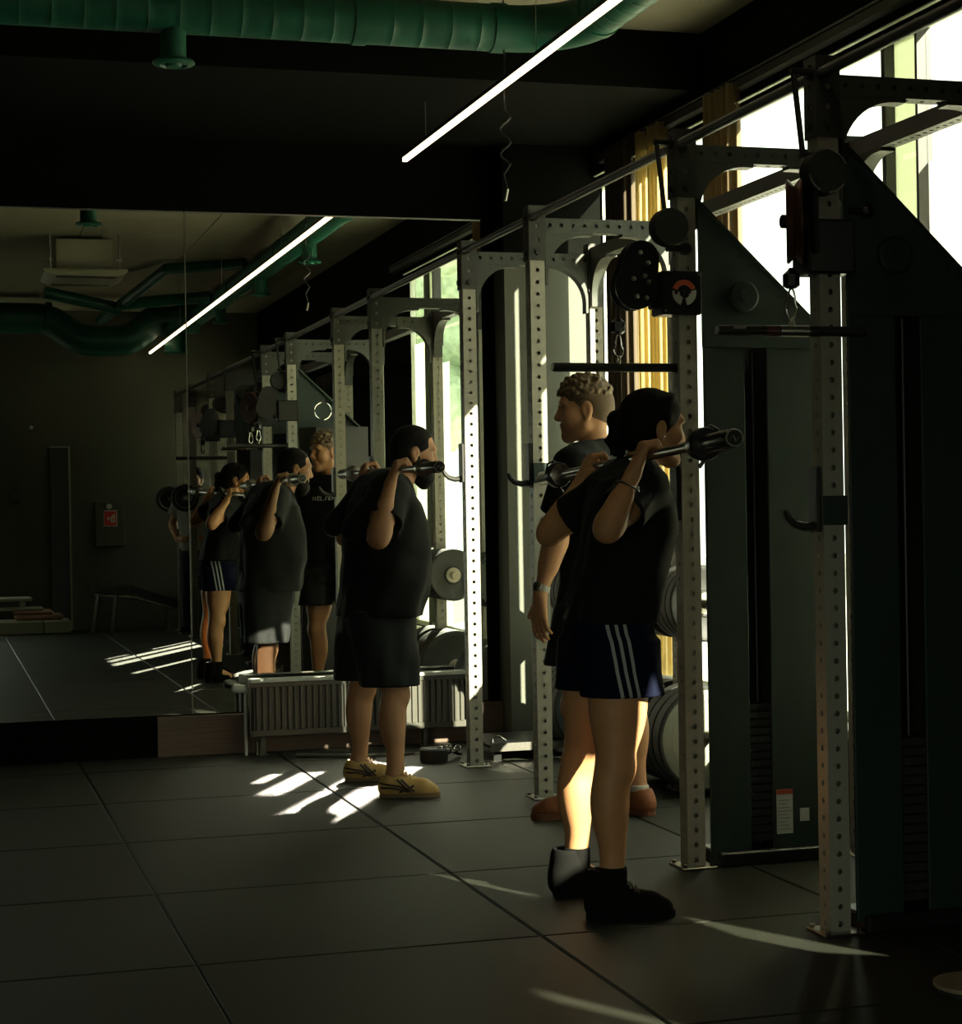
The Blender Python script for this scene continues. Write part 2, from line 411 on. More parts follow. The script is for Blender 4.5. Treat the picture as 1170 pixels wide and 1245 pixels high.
# ------------------------------------------------------------------ curtains
def curtain(y0, y1, z0, z1, m, lab, n=14, amp=.022, x=XW-.055):
    g = MB(); N = n*6; vs = []; fs = []
    for i in range(N+1):
        s = i/N; yy = y0+(y1-y0)*s; dx = amp*math.sin(s*n*2*math.pi*.5)+.006*math.sin(s*31)
        vs += [(x+dx, yy, z0), (x+dx*1.0, yy, z1)]
    for i in range(N): fs.append((2*i, 2*i+2, 2*i+3, 2*i+1))
    g.add(vs, fs)
    me = g.mesh('curtain', (x, (y0+y1)/2, z0), 60); me.materials.append(m)
    o = bpy.data.objects.new('curtain', me); COL.objects.link(o); o.location = (x, (y0+y1)/2, z0)
    so_ = o.modifiers.new('cloth_thickness', 'SOLIDIFY'); so_.thickness = .002
    return tag(o, lab, 'curtain', 'curtains along the window')
curtain(8.90, 9.22, .42, 3.13, M['brown'], 'dark brown curtain gathered nearest the pale pilaster', 12)
curtain(8.46, 8.62, .42, 3.13, M['gold'], 'golden sheer curtain, the wider strip on the camera side of a thin bright gap', 8)
curtain(8.70, 8.80, .42, 3.13, M['gold'], 'narrow golden sheer strip beside the dark brown curtain', 5)
curtain(7.60, 7.92, .42, 3.13, M['tan'], 'tan brown curtain hanging beyond the second cable tower', 10)

def sun_mask(edge, yfar, lab, x=XW-.03):
    # added dark sheet, free edge cut to shape the sun shaft: edge = [(z, y), ...], other side straight at yfar
    vs = []; fs = []; n = 10; zs = np.linspace(.85, 2.5, 45)
    for z in zs:
        e = float(np.interp(z, [q[0] for q in edge], [q[1] for q in edge]))
        for i in range(n+1): t = i/n; vs.append((x+.012*math.sin(t*14), e+(yfar-e)*t, z))
    for j in range(len(zs)-1):
        for i in range(n): a = j*(n+1)+i; fs.append((a, a+1, a+n+2, a+n+1))
    me = MB().add(vs, fs).mesh('curtain', (x, yfar, .85), 60); me.materials.append(M['sun_mask'])
    o = bpy.data.objects.new('curtain', me); COL.objects.link(o); o.location = (x, yfar, .85)
    q = o.modifiers.new('cloth_thickness', 'SOLIDIFY'); q.thickness = .004
    return tag(o, lab, 'curtain', 'curtains along the window')
ED_A = [(1.08,2.715),(1.2,2.56),(1.3,2.46),(1.38,2.44),(1.44,2.72),(1.76,2.73),(1.82,2.46),(1.95,2.47),(2.03,2.46),(2.1,2.42),(2.2,2.44),(2.26,2.57)]
ED_B = [(1.08,2.716),(1.2,2.715),(1.38,2.722),(1.44,2.721),(1.76,2.731),(1.85,2.82),(1.95,2.86),(2.04,2.80),(2.10,2.64),(2.2,2.60),(2.26,2.572)]
sun_mask([(z-.033, y+.058) for z, y in ED_A], 2.10, 'added dark sheet shaping the sun shaft at the narrow opening, its edge nearer the camera')
sun_mask([(z-.033, y+.058) for z, y in ED_B], 3.10, 'added dark sheet shaping the sun shaft at the narrow opening, its edge nearer the racks')

# ------------------------------------------------------------------ perforated steel tube (real holes)
def perforated(L, w, pitch=.0508, r=.0085, start=.0254, faces=(0,1,2,3), wall=.004, seg=12):
    """square tube of side w along +Z from 0..L, holes down the chosen faces"""
    g = MB(); h = w/2; n = max(1, int((L)/pitch)); pitch = L/n
    outer = []
    for k in range(seg):
        a = 2*math.pi*k/seg+math.pi/4
        c, s = math.cos(a), math.sin(a); m_ = max(abs(c), abs(s)); outer.append((c/m_, s/m_, c, s))
    for fc in range(4):
        a = fc*math.pi/2
        nx, ny = math.cos(a), math.sin(a); ux, uy = -ny, nx
        def P(u, z, d=0): return (nx*(h-d)+ux*u, ny*(h-d)+uy*u, z)
        if fc not in faces:
            g.add([P(-h,0), P(h,0), P(h,L), P(-h,L)], [(0,1,2,3)]); continue
        for i in range(n):
            zc = (i+.5)*pitch; vs = []; fs = []
            for (ou, oz, c, s) in outer: vs.append(P(ou*h, zc+oz*pitch/2))
            for (ou, oz, c, s) in outer: vs.append(P(c*r, zc+s*r))
            for (ou, oz, c, s) in outer: vs.append(P(c*r, zc+s*r, wall))
            for k in range(seg):
                j = (k+1)%seg; fs += [(k, j, seg+j, seg+k), (seg+k, seg+j, 2*seg+j, 2*seg+k)]
            g.add(vs, fs)
    g.add([(-h,-h,0),(h,-h,0),(h,h,0),(-h,h,0)], [(0,3,2,1)]); g.add([(-h,-h,L),(h,-h,L),(h,h,L),(-h,h,L)], [(0,1,2,3)])
    g.add([(-h+.005,-h+.005,.004),(h-.005,-h+.005,.004),(h-.005,h-.005,.004),(-h+.005,h-.005,.004)], [(0,1,2,3)])
    return g
def tube_mesh(L, w, axis, **kw):
    g = perforated(L, w, **kw)
    if axis == 'x': g.v = [(z, y, -x) for (x, y, z) in g.v]
    if axis == 'y': g.v = [(-y, z, -x) for (x, y, z) in g.v]
    me = bpy.data.meshes.new('perforated_tube'); me.from_pydata(g.v, [], g.f); me.update()
    return me
UW, XR, XB, HT, ZBR = .066, 2.507, 3.161, 2.556, 2.316
ME_UP = tube_mesh(2.50, UW, 'z'); ME_UP.materials.append(M['upright'])
YS = {'a': (4.927, 5.989), 'b': (7.639, 8.702)}
ME_SL = tube_mesh(HT-.004-ZBR, UW+.012, 'z', r=.0095); ME_SL.materials.append(M['sleeve'])
ME_X = tube_mesh(XB-XR-UW, .06, 'x', faces=(1,3,0,2)); ME_X.materials.append(M['beam'])
ME_Y = tube_mesh(1.062-UW, .06, 'y', faces=(0,2), pitch=.04); ME_Y.materials.append(M['beam'])
ME_Y2 = tube_mesh(7.639-5.989-UW, .06, 'y', faces=(0,2), pitch=.04); ME_Y2.materials.append(M['beam'])
def arc_gusset(x0, x1, yc, sgn, zt=2.44, th=.03):
    """curved web filling the corner under a cross member; sgn +1 hugs the post at x0, -1 the post at x1"""
    R = .17; poly = []
    px = x0 if sgn > 0 else x1
    poly.append((px, zt)); poly.append((px, zt-R-.06))
    poly.append((px+sgn*.012, zt-R-.06))
    for i in range(13):
        a = math.pi/2*i/12; poly.append((px+sgn*(.012+R*(1-math.cos(a))), zt-R-.012+R*math.sin(a)))
    poly.append((px+sgn*(R+.05), zt-.012)); poly.append((px+sgn*(R+.05), zt))
    return poly
def make_rack(ya, yb, lab):
    ym = (ya+yb)/2; t = thing('power_rack', lab, 'rack', ((XR+XB)/2, ym, 0), 'power racks in the row')
    for X in (XR, XB):
        for Yv in (ya, yb):
            u = part('upright', ME_UP.copy(), [], t, loc=(X, Yv, .004))
            b = MB().box(X-.065, X+.065, Yv-.065, Yv+.065, 0, .008, .003)
            for sx in (-.05, .05):
                for sy in (-.05, .05): b.cyl((X+sx, Yv+sy, .008), (X+sx, Yv+sy, .018), .009, 6)
            part('base_plate', b, M['steel'], t, label='bright steel foot plate with bolts')
            o = UW/2+.006
            part('corner_sleeve', ME_SL.copy(), [], t, loc=(X, Yv, ZBR))
            for zz in (2.35, 2.50):
                for g_ in (MB().cyl((X, Yv-o-.012, zz), (X, Yv-o+.004, zz), .013, 6), MB().cyl((X-o-.012, Yv, zz), (X-o+.004, Yv, zz), .013, 6)):
                    part('bolt', g_, M['dark'], t)
    for Yv in (ya, yb):
        part('cross_member', ME_X.copy(), [], t, loc=(XR+UW/2, Yv, 2.47))
        for sg in (1, -1):
            part('arched_gusset', MB().prism(arc_gusset(XR+UW/2+.006, XB-UW/2-.006, Yv, sg), 'y', Yv-.028, Yv+.028), M['beam'], t)
    part('rear_beam', ME_Y.copy(), [], t, loc=(XB, ya+UW/2, 2.50))
    for sg, yy in ((1, ya+UW/2+.006), (-1, yb-UW/2-.006)):
        poly = arc_gusset(yy, yy, 0, sg, zt=2.47)
        part('arched_gusset', MB().prism(poly, 'x', XB-.028, XB+.028), M['beam'], t)
    part('pull_up_bar', MB().cyl((XR-.02, ya+.03, 2.50), (XR-.02, yb-.03, 2.50), .017, 16), M['dark'], t)
    return t
rackA = make_rack(*YS['a'], 'tall perforated power rack at right carrying two dark cable towers')
rackB = make_rack(*YS['b'], 'tall perforated power rack nearest the mirror, open inside, beside the bearded man')
PER = 7.639-4.927
rackC = copy_tree(rackA, (0, -2.932, 0), 'power rack next in the row toward the camera, seen dimly only in the mirror')
rackD = copy_tree(rackA, (0, -5.424, 0), 'farthest power rack in the mirror, a loaded barbell resting on it')
def link_bar(y0, y1, lab):
    t = thing('connecting_beam', lab, 'beam', (XR, (y0+y1)/2, 2.5), 'beams joining the racks')
    part('front_bar', MB().cyl((XR-.02, y0, 2.50), (XR-.02, y1, 2.50), .017, 16), M['dark'], t)
    if y1-y0 > 1.3:
        part('rear_bar', ME_Y2.copy(), [], t, loc=(XB, y0+.003, 2.50))
    return t
link_bar(5.989+UW/2, 7.639-UW/2, 'long dark bar joining the cable rack to the rack by the mirror')
link_bar(3.057+UW/2, 4.927-UW/2, 'long dark bar joining the cable rack to the next rack toward the camera')
link_bar(.565+UW/2, 1.995-UW/2, 'long dark bar joining the two farthest racks in the mirror')
link_bar(8.702+UW/2, YM-.012, 'short dark bar fixing the last rack to the mirror wall')
# diagonal struts by the tops of the front posts
def strut(y, lab):
    g = MB().tube([(XR-.10, y-.02, 2.50), (XR-.075, y-.02, 2.27)], .009, 8); g.cyl((XR-.11, y-.02, 2.505), (XR-.035, y-.02, 2.505), .011, 10); g.cyl((XR-.08, y-.02, 2.265), (XR-.035, y-.02, 2.265), .008, 8)
    return solo('bar_strut', g, M['dark'], lab, 'strut', (XR-.09, y-.02, 2.4), 'struts at the rack tops')
strut(4.927, 'thin black strut at the top of the nearest front post')
strut(5.989, 'thin black strut at the top of the post with the round dial')

# J hooks
def j_hook(y, z, lab, block=False):
    t = thing('j_hook', lab, 'hook', (XR-.05, y, z), 'bar hooks on the uprights')
    x = XR-UW/2
    part('back_plate', MB().box(x-.018, x-.002, y-.03, y+.03, z-.02, z+.17, .004), M['dark'], t)
    part('hook_arm', MB().tube([(x-.01,y,z),(x-.045,y,z-.004),(x-.075,y,z+.004),(x-.095,y,z+.022),(x-.105,y,z+.045)], [.013,.013,.012,.011,.007], 10), M['dark'], t)
    g = MB().box(x-.004, XR+UW/2+.008, y-UW/2-.01, y-UW/2-.001, z+.0, z+.085, .003)
    if block: part('sleeve_block', g, M['tower'], t)
    return t
j_hook(8.702, 1.40, 'black J hook on the upright right of the bearded man')
j_hook(7.639, 1.36, 'black J hook with a green grey block on the upright by the curly haired man', True)
j_hook(4.927, 1.19, 'black J hook with block on the near dark upright at right', True)
j_hook(5.989, 1.22, 'black J hook on the upright behind the woman')

# ------------------------------------------------------------------ cable towers
def cable_tower(y, lab):
    t = thing('cable_tower', lab, 'cable machine', (2.80, y, 0), 'cable towers on the racks')
    x0, x1 = 2.565, 3.045; yf = y-.03
    part('shroud_panel', MB().box(x0, 2.718, yf, yf+.012, .03, 1.86, .003), M['tower'], t)
    part('shroud_panel', MB().box(2.80, x1, yf, yf+.012, .03, 1.86, .003), M['tower'], t)
    part('back_panel', MB().box(x0+.095, x1, yf+.15, yf+.16, .03, 1.86), M['dark'], t)
    part('side_panel', MB().box(x1-.012, x1, yf+.012, yf+.15, .03, 1.86), M['dark'], t)
    part('side_panel', MB().prism([(x0, yf+.012), (x0+.012, yf+.012), (x0+.107, yf+.15), (x0+.095, yf+.15)], 'z', .03, 1.86), M['dark'], t)
    # gusset plate with a sloping top edge and a row of holes
    pl = [(2.548, 2.31), (2.975, 1.905), (3.045, 1.84), (3.045, 1.80), (2.558, 1.80), (2.558, 1.98), (2.548, 2.02)]
    gp = part('gusset_plate', MB().prism(pl, 'y', yf-.012, yf), M['tower'], t)
    d = Vector((2.975-2.548, 0, 1.905-2.31)).normalized(); nrm = Vector((d.z, 0, -d.x))
    for i in range(11):
        p_ = Vector((2.56, 0, 2.30))+d*(.03+.05*i)+nrm*(.035)
        part('bolt', MB().cyl((p_.x, yf-.014, p_.z), (p_.x, yf-.011, p_.z), .0085, 12), M['black'], gp)
    ed = MB(); ed.prism([(2.548,2.31),(3.045,1.84),(3.045,1.825),(2.548,2.295)], 'y', yf-.016, yf+.05)
    part('sloping_edge', ed, M['tower'], gp)
    bo = MB().lathe((2.71, yf-.012, 1.975), (0,-1,0), [(0,.055),(.012,.055),(.018,.048),(.018,.02),(.026,.018)], 28)
    part('pivot_boss', bo, M['tower'], gp)
    bo2 = MB()
    for k in range(4): bo2.torus((2.71, yf+.162, 1.975), (0,1,0), .062, .007, 8, 8, k*math.pi/2+.12, (k+1)*math.pi/2-.12)
    part('pivot_ring', bo2, M['chrome'], gp)
    part('weight_stack', stack_mesh(y), M['rubber'], t)
    rods = MB()
    for xx in (2.735, 2.785): rods.cyl((xx, y+.05, .06), (xx, y+.05, 1.80), .008, 10)
    part('guide_rod', rods, M['black'], t)
    part('base', MB().box(x0+.02, x1+.02, y-.06, y+.13, 0, .05, .006), M['black'], t)
    return t
def stack_mesh(y):
    g = MB()
    for i in range(17):
        z = .075+i*.0285
        g.box(2.665, 2.84, y-.012, y+.1, z, z+.025, .003)
    for i in range(17):
        z = .075+i*.0285
        g.box(2.724, 2.735, y-.017, y-.012, z+.008, z+.017); g.box(2.755, 2.766, y-.017, y-.012, z+.008, z+.017)
    return g
tw1 = cable_tower(5.989, 'dark green cable tower behind the second upright with weight stack and white label')
tw2 = copy_tree(tw1, (0, -1.062, 0), 'nearest black cable tower at the right edge below the big sloping plate')
tw3 = copy_tree(tw1, (0, -2.932, 0), 'dim cable tower on the next rack, seen only in the mirror')
lb = MB().box(2.806, 2.868, 5.945, 5.947, .10, .255)
lbl = thing('warning_label', 'white printed label with red top low on the green cable tower', 'label', (2.837, 5.946, .10))
part('paper', lb, M['paper'], lbl); part('red_band', MB().box(2.806, 2.868, 5.943, 5.945, .238, .255), M['redlabel'], lbl)
tl = MB()
for i in range(9): tl.box(2.811, 2.862-(i*7 % 5)*.004, 5.943, 5.945, .115+i*.0125, .118+i*.0125)
part('printed_lines', tl, M['engrave'], lbl)
sm = solo('small_label', MB().box(2.895, 2.93, 5.943, 5.946, .14, .185), M['paper'], 'small pale sticker right of the white label on the cable tower', 'label', (2.91, 5.945, .14))

# pulley carriages
def snap_hook(x, y, zt, zb, parent):
    g = MB(); h = zt-zb
    g.cyl((x, y, zt), (x, y, zt-.012), .008, 10)
    part('cable_stop', MB().lathe((x,y,zt-.06), (0,0,1), [(0,.014),(.008,.026),(.04,.026),(.05,.014),(.06,.006)], 8), M['black'], parent)
    lo = []
    for i in range(24):
        a = 2*math.pi*i/24; w_ = .018 if math.sin(a) < 0 else .012
        lo.append((x+w_*math.cos(a), y, zt-.06-(h-.06)*.5+(h-.06)*.5*math.sin(a)))
    part('snap_hook', MB().tube(lo, .0035, 8, closed=True), M['chrome'], parent)
def lat_bar(xc, y, z, half, zt, lab, band):
    t = thing('lat_bar', lab, 'pull bar', (xc, y, z), 'pull bars hanging from the pulleys')
    part('bar', MB().cyl((xc-half, y, z), (xc+half, y, z), .0155, 16), M['dark'], t)
    e = MB()
    for s in (-1, 1): e.cyl((xc+s*half, y, z), (xc+s*(half+.006), y, z), .012, 14)
    part('end_cap', e, M['steel'], t)
    part('eyelet', MB().torus((xc, y, z+.022), (1,0,0), .013, .004, 16, 8), M['steel'], t)
    if band:
        part('label_band', MB().cyl((xc-.04, y, z), (xc+.05, y, z), .0164, 20), M['steel'], t)
        part('label_band', MB().cyl((xc-.085, y, z), (xc-.045, y, z), .0164, 20), M['copper'], t)
        tx = MB()
        for i in range(5): tx.prism([(xc-.19+i*.008, z+.004), (xc-.186+i*.008, z+.004), (xc-.183+i*.008, z+.011), (xc-.187+i*.008, z+.011)], 'y', y-.0165, y-.013)
        part('printed_mark', tx, M['paleglyph'], t)
    snap_hook(xc, y, zt, z+.035, t)
    return t
Y2, Y1 = 5.955, 4.87
pc = thing('pulley_carriage', 'black twin pulley carriage with a round red and white dial on the upright', 'pulley', (XR, 5.989, 1.98), 'pulley carriages')
part('carriage_sleeve', MB().box(2.40, 2.548, 5.925, 6.03, 1.908, 2.058, .006), M['black'], pc)
dial = part('dial', MB().cyl((2.478, 5.925, 1.982), (2.478, 5.918, 1.982), .046, 40), M['black'], pc)
def sector(x, z, r0, r1, a0, a1, y0, y1, n=14):
    po = [(x+r1*math.cos(a0+(a1-a0)*i/n), z+r1*math.sin(a0+(a1-a0)*i/n)) for i in range(n+1)]
    pi_ = [(x+r0*math.cos(a1-(a1-a0)*i/n), z+r0*math.sin(a1-(a1-a0)*i/n)) for i in range(n+1)]
    return MB().prism(po+pi_, 'y', y0, y1)
part('red_sector', sector(2.478, 1.982, .026, .044, .35, 2.8, 5.914, 5.919), M['orange'], dial)
part('pale_sector', sector(2.478, 1.982, .018, .044, 3.0, 4.4, 5.914, 5.919), M['paleglyph'], dial)
part('pale_sector', sector(2.478, 1.982, .020, .044, 4.95, 6.5, 5.914, 5.919), M['paper'], dial)
gl = MB()
for i, (gx, gz, gw, gh) in enumerate(((-.03,.0,.012,.012), (-.008,-.002,.016,.018), (.012,.004,.006,.02), (.022,.006,.006,.018), (-.002,-.026,.01,.014))): gl.box(2.478+gx-gw/2, 2.478+gx+gw/2, 5.912, 5.919, 1.982+gz-gh/2, 1.982+gz+gh/2, .002)
part('dial_glyph', gl, M['black'], dial)
part('bolt', MB().cyl((2.412,5.925,1.92),(2.412,5.92,1.92),.004,8).cyl((2.536,5.925,2.046),(2.536,5.92,2.046),.004,8), M['steel'], pc)
def hull_housing(c1, r1, c2, r2, y0, y1):
    pts = []
    for i in range(60):
        a = 2*math.pi*i/60
        for c, r in ((c1, r1), (c2, r2)): pts.append((c[0]+r*math.cos(a), c[1]+r*math.sin(a)))
    pts = sorted(set(pts))
    def cr(o, a, b): return (a[0]-o[0])*(b[1]-o[1])-(a[1]-o[1])*(b[0]-o[0])
    L = []
    for p in pts:
        while len(L) > 1 and cr(L[-2], L[-1], p) <= 0: L.pop()
        L.append(p)
    U = []
    for p in reversed(pts):
        while len(U) > 1 and cr(U[-2], U[-1], p) <= 0: U.pop()
        U.append(p)
    return MB().prism(L[:-1]+U[:-1], 'y', y0, y1)
hs = hull_housing((2.338, 2.10), .062, (2.315, 2.00), .075, 5.945, 5.953)
hs2 = hull_housing((2.338, 2.10), .062, (2.315, 2.00), .075, 6.0, 6.008); hs.add(hs2.v, hs2.f)
part('pulley_housing', hs, M['black'], pc)
wh = MB()
for (cx, cz, rr) in ((2.338, 2.10, .060), (2.315, 2.00, .072)):
    wh.lathe((cx, 5.954, cz), (0,1,0), [(0,rr),(.010,rr-.004),(.022,rr-.014),(.034,rr-.004),(.044,rr)], 36)
part('pulley_wheel', wh, M['rubber'], pc)
bl = MB()
for (bx, bz) in ((2.305,2.03),(2.345,2.04),(2.36,2.02),(2.315,1.97),(2.35,1.965),(2.33,2.12),(2.358,2.085)): bl.lathe((bx, 5.945, bz), (0,-1,0), [(0,.008),(.006,.008),(.010,.004)], 10)
part('bolt', bl, M['steel'], pc)
br = MB().box(2.375, 2.40, 5.955, 6.0, 1.93, 2.05, .004)
for zz in (1.945, 2.02): br.cyl((2.36, 5.975, zz), (2.41, 5.975, zz), .004, 8)
part('swivel_bracket', br, M['black'], pc)
part('guide_pulley', MB().lathe((2.43, 5.90, 2.205), (0,1,0), [(0,.02),(.0,.062),(.014,.066),(.03,.054),(.046,.066),(.06,.062),(.06,.02)], 36), M['rubber'], pc)
part('pop_pin', MB().cyl((2.425,5.94,2.135),(2.51,5.94,2.135),.011,12).cyl((2.495,5.955,2.135),(2.495,5.93,2.135),.02,16).cyl((2.44,5.93,2.135),(2.44,5.93,2.20),.009,10), M['black'], pc)
part('cable', MB().tube([(2.268,5.976,1.96),(2.263,5.976,1.90)], .0035, 8), M['black'], pc)
lat_bar(2.262, 5.99, 1.73, .235, 1.905, 'black pull bar hanging above the curly haired man from a snap hook', False)
pd = thing('pulley_carriage', 'black pulley carriage with coppery wheel on the nearest upright at right', 'pulley', (XR, 4.927, 2.0), 'pulley carriages')
part('carriage_sleeve', MB().box(2.425, 2.572, 4.86, 4.975, 1.917, 2.074, .006), M['black'], pd)
part('pulley_wheel', MB().lathe((2.375, 4.905, 2.068), (.9,-.436,0), [(0,.118),(.006,.122),(.016,.112),(.024,.100),(.032,.112),(.042,.122),(.048,.118)], 44), M['copper'], pd)
part('pulley_housing', MB().box(2.430, 2.445, 4.83, 4.97, 1.97, 2.19, .006).box(2.395, 2.45, 4.875, 4.925, 2.045, 2.09, .004).cyl((2.36,4.90,2.068),(2.45,4.90,2.068),.02,16), M['black'], pd)
part('guide_pulley', MB().lathe((2.475, 4.835, 2.205), (0,1,0), [(0,.02),(.0,.062),(.014,.066),(.03,.054),(.046,.066),(.06,.062),(.06,.02)], 36), M['rubber'], pd)
ring = MB()
for a0 in (.3, 2.2, 3.6): ring.torus((2.475, 4.832, 2.205), (0,1,0), .060, .003, 12, 6, a0, a0+.9)
part('bright_arc', ring, M['steel'], pd)
part('pop_pin', MB().cyl((2.56,4.87,2.1),(2.60,4.87,2.1),.010,10).lathe((2.60,4.87,2.1),(1,0,0),[(0,.012),(.01,.018),(.03,.016)],14), M['black'], pd)
lat_bar(2.386, 4.90, 1.752, .232, 1.935, 'black pull bar with coppery label band hanging in front of the green tower', True)
pe = copy_tree(pc, (0, -2.932, 0), 'dark twin pulley carriage on the next rack, seen only in the mirror')
pf = copy_tree(pd, (0, -2.932, 0), 'dark wheel pulley carriage farther along the row, seen only in the mirror')
lat_bar(2.262, 3.058, 1.73, .235, 1.905, 'pull bar on the next rack toward the camera, seen only in the mirror', False)

# ------------------------------------------------------------------ weight plates on horns behind the rack
def plate_mesh(R, th, inner=.025):
    """bumper plate with rim, dished face and hub; axis Y, front face at y = 0 facing -Y"""
    return [(0,.03),(0,.055),(.006,.06),(.008,R*.78),(0,R*.86),(0,R-.008),(.006,R),(th-.006,R),(th,R-.008),(th,R*.86),(th-.008,R*.78),(th-.006,.06),(th,.055),(th,.03)]
def horn(x, y0, y1, z, lab):
    g = MB().cyl((x, y0, z), (x, y1, z), .024, 16); e = .02 if y1 > y0 else -.02
    g.box(x-.04, x+.04, y0-e*.2, y0+e*.5, z-.05, z+.05, .004)
    return solo('plate_horn', g, M['steel'], lab, 'plate holder', (x, y0, z), 'plate horns on the rear uprights')
def plates(x, ystart, n, z, R, th, sgn, labs, grp):
    for i in range(n):
        y = ystart+sgn*i*(th+.003)
        ya = y if sgn > 0 else y-th
        t = thing('weight_plate', labs[i], 'weight plate', (x, ya, z-R), grp)
        part('rubber_disc', MB().lathe((x, ya, z), (0,1,0), plate_mesh(R, th), 48), M['rubber'], t)
        part('steel_hub', MB().lathe((x, ya-.001, z), (0,1,0), [(0,.0255),(0,.046),(.003,.05),(th-.001,.05),(th+.002,.046),(th+.002,.0255)], 28), M['steel'], t)
    return
ORD = ['first', 'second', 'third', 'fourth', 'fifth', 'sixth']
horn(XB, 7.639-.036, 7.30, .265, 'low plate horn behind the woman on the window side')
horn(XB, 7.639+.036, 8.02, .265, 'low plate horn facing the mirror on the third rear upright')
horn(XB, 8.702+.036, 9.10, .265, 'low plate horn on the last rear upright, seen in the mirror')
horn(XB, 7.639-.036, 7.30, .83, 'high plate horn behind the woman on the window side')
horn(XB, 7.639+.036, 8.02, .83, 'high plate horn facing the mirror on the third rear upright')
horn(XB, 8.702+.036, 9.10, .83, 'high plate horn on the last rear upright, seen in the mirror')
plates(XB, 7.597, 3, .25, .228, .075, -1, ['big black plate %s from the upright on the low horn behind the woman' % s for s in ('first','second')]+['big bumper plate with sunlit pale face behind the woman'], 'big plates on the near low horn')
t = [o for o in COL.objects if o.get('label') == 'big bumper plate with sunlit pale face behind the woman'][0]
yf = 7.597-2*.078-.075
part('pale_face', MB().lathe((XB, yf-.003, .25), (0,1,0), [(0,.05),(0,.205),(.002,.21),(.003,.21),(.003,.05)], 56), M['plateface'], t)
def text_mesh(s, size, x, y, z, rot):
    cu = bpy.data.curves.new('print', 'FONT'); cu.body = s; cu.size = size; cu.align_x = 'CENTER'; cu.align_y = 'CENTER'; cu.extrude = .0006
    ob = bpy.data.objects.new('print', cu); COL.objects.link(ob); dg = bpy.context.evaluated_depsgraph_get()
    me = bpy.data.meshes.new_from_object(ob.evaluated_get(dg)); bpy.data.objects.remove(ob)
    me.transform(Matrix.Translation((x, y, z)) @ Matrix.Rotation(rot, 4, 'Y') @ Matrix.Rotation(math.pi/2, 4, 'X'))
    return me
def text_part(name, s, size, pos, rot, m, parent):
    me = text_mesh(s, size, 0, 0, 0, rot); me.materials.append(m)
    o = bpy.data.objects.new(name, me); COL.objects.link(o); o.parent = parent; o.location = Vector(pos)-BASE[parent.name]; return o
text_part('raised_letters', 'LUI', .062, (XB-.10, yf-.004, .25+.10), -.75, M['engrave'], t)
text_part('raised_numbers', '91', .062, (XB-.085, yf-.004, .25-.105), .55, M['engrave'], t)
part('pressed_ring', MB().torus((XB, yf-.003, .25), (0,1,0), .165, .0016, 56, 6), M['engrave'], t)
plates(XB, 7.681, 4, .25, .228, .075, 1, ['big black plate %s from the third rear upright toward the mirror' % s for s in ORD[:4]], 'big plates on the middle low horn')
plates(XB, 8.744, 4, .25, .228, .075, 1, ['big black plate %s from the last rear upright, rim seen in the mirror' % s for s in ORD[:4]], 'big plates on the far low horn')
plates(XB, 7.597, 4, .83, .165, .055, -1, ['smaller black plate %s from the upright on the high horn behind the woman' % s for s in ORD[:4]], 'smaller plates on the near high horn')
plates(XB, 7.681, 5, .83, .165, .055, 1, ['smaller black plate %s from the third rear upright toward the mirror, high' % s for s in ORD[:5]], 'smaller plates on the middle high horn')
plates(XB, 8.744, 5, .83, .165, .055, 1, ['smaller black plate %s from the last rear upright on the high horn' % s for s in ORD[:5]], 'smaller plates on the far high horn')

# ------------------------------------------------------------------ radiator under the mirror
rd = thing('radiator', 'ribbed panel radiator with grille top standing below the mirror', 'radiator', (2.12, 9.55, 0))
rx0, rx1, ry0, ry1, rz0, rz1 = 1.545, 2.70, 9.50, 9.58, .095, .385
part('rear_panel', MB().box(rx0, rx1, ry1-.02, ry1-.008, rz0+.01, rz1-.01, .003), M['radiator'], rd)
N = 34; vs = []; dx = (rx1-rx0-.03)/N; pts = []
for i in range(N):
    a = rx0+.015+i*dx
    pts += [(a, ry0+.010), (a+dx*.22, ry0+.010), (a+dx*.36, ry0), (a+dx*.80, ry0), (a+dx*.94, ry0+.010)]
pts += [(rx1-.015, ry0+.010), (rx1-.015, ry0+.022), (rx0+.015, ry0+.022)]
fp = MB(); fp.prism(pts, 'z', rz0+.035, rz1-.035)
fp.box(rx0, rx1, ry0+.004, ry0+.022, rz0, rz0+.037, .004); fp.box(rx0, rx1, ry0+.004, ry0+.022, rz1-.037, rz1-.006, .004)
part('ribbed_panel', fp, M['radiator'], rd)
gt = MB().box(rx0-.004, rx1+.004, ry0-.002, ry0+.010, rz1-.01, rz1+.008, .002); gt.box(rx0-.004, rx1+.004, ry1-.010, ry1+.002, rz1-.01, rz1+.008, .002)
k = int((rx1-rx0)/.014)
for i in range(k): gt.box(rx0+i*.014, rx0+i*.014+.006, ry0+.008, ry1-.008, rz1-.002, rz1+.005)
part('top_grille', gt, M['white'], rd)
for xe in (rx0-.006, rx1): part('end_cover', MB().box(xe, xe+.006, ry0, ry1, rz0, rz1+.004), M['radiator'], rd)
for xx in (1.60, 2.46):
    part('foot', MB().box(xx, xx+.022, ry0+.02, ry1-.02, 0, rz0+.02).box(xx-.012, xx+.034, ry0+.01, ry1-.01, 0, .006), M['radiator'], rd)
vl = MB().lathe((1.535, 9.545, .34), (-1,0,.12), [(0,.012),(.012,.014),(.015,.021),(.055,.025),(.075,.020),(.082,.010)], 20)
part('valve_knob', vl, M['white'], rd, label='white thermostat knob')
pp = MB().tube([(1.545,9.545,.33),(1.53,9.545,.33),(1.522,9.545,.31),(1.522,9.545,.0)], .009, 10)
part('supply_pipe', pp, M['white'], rd)
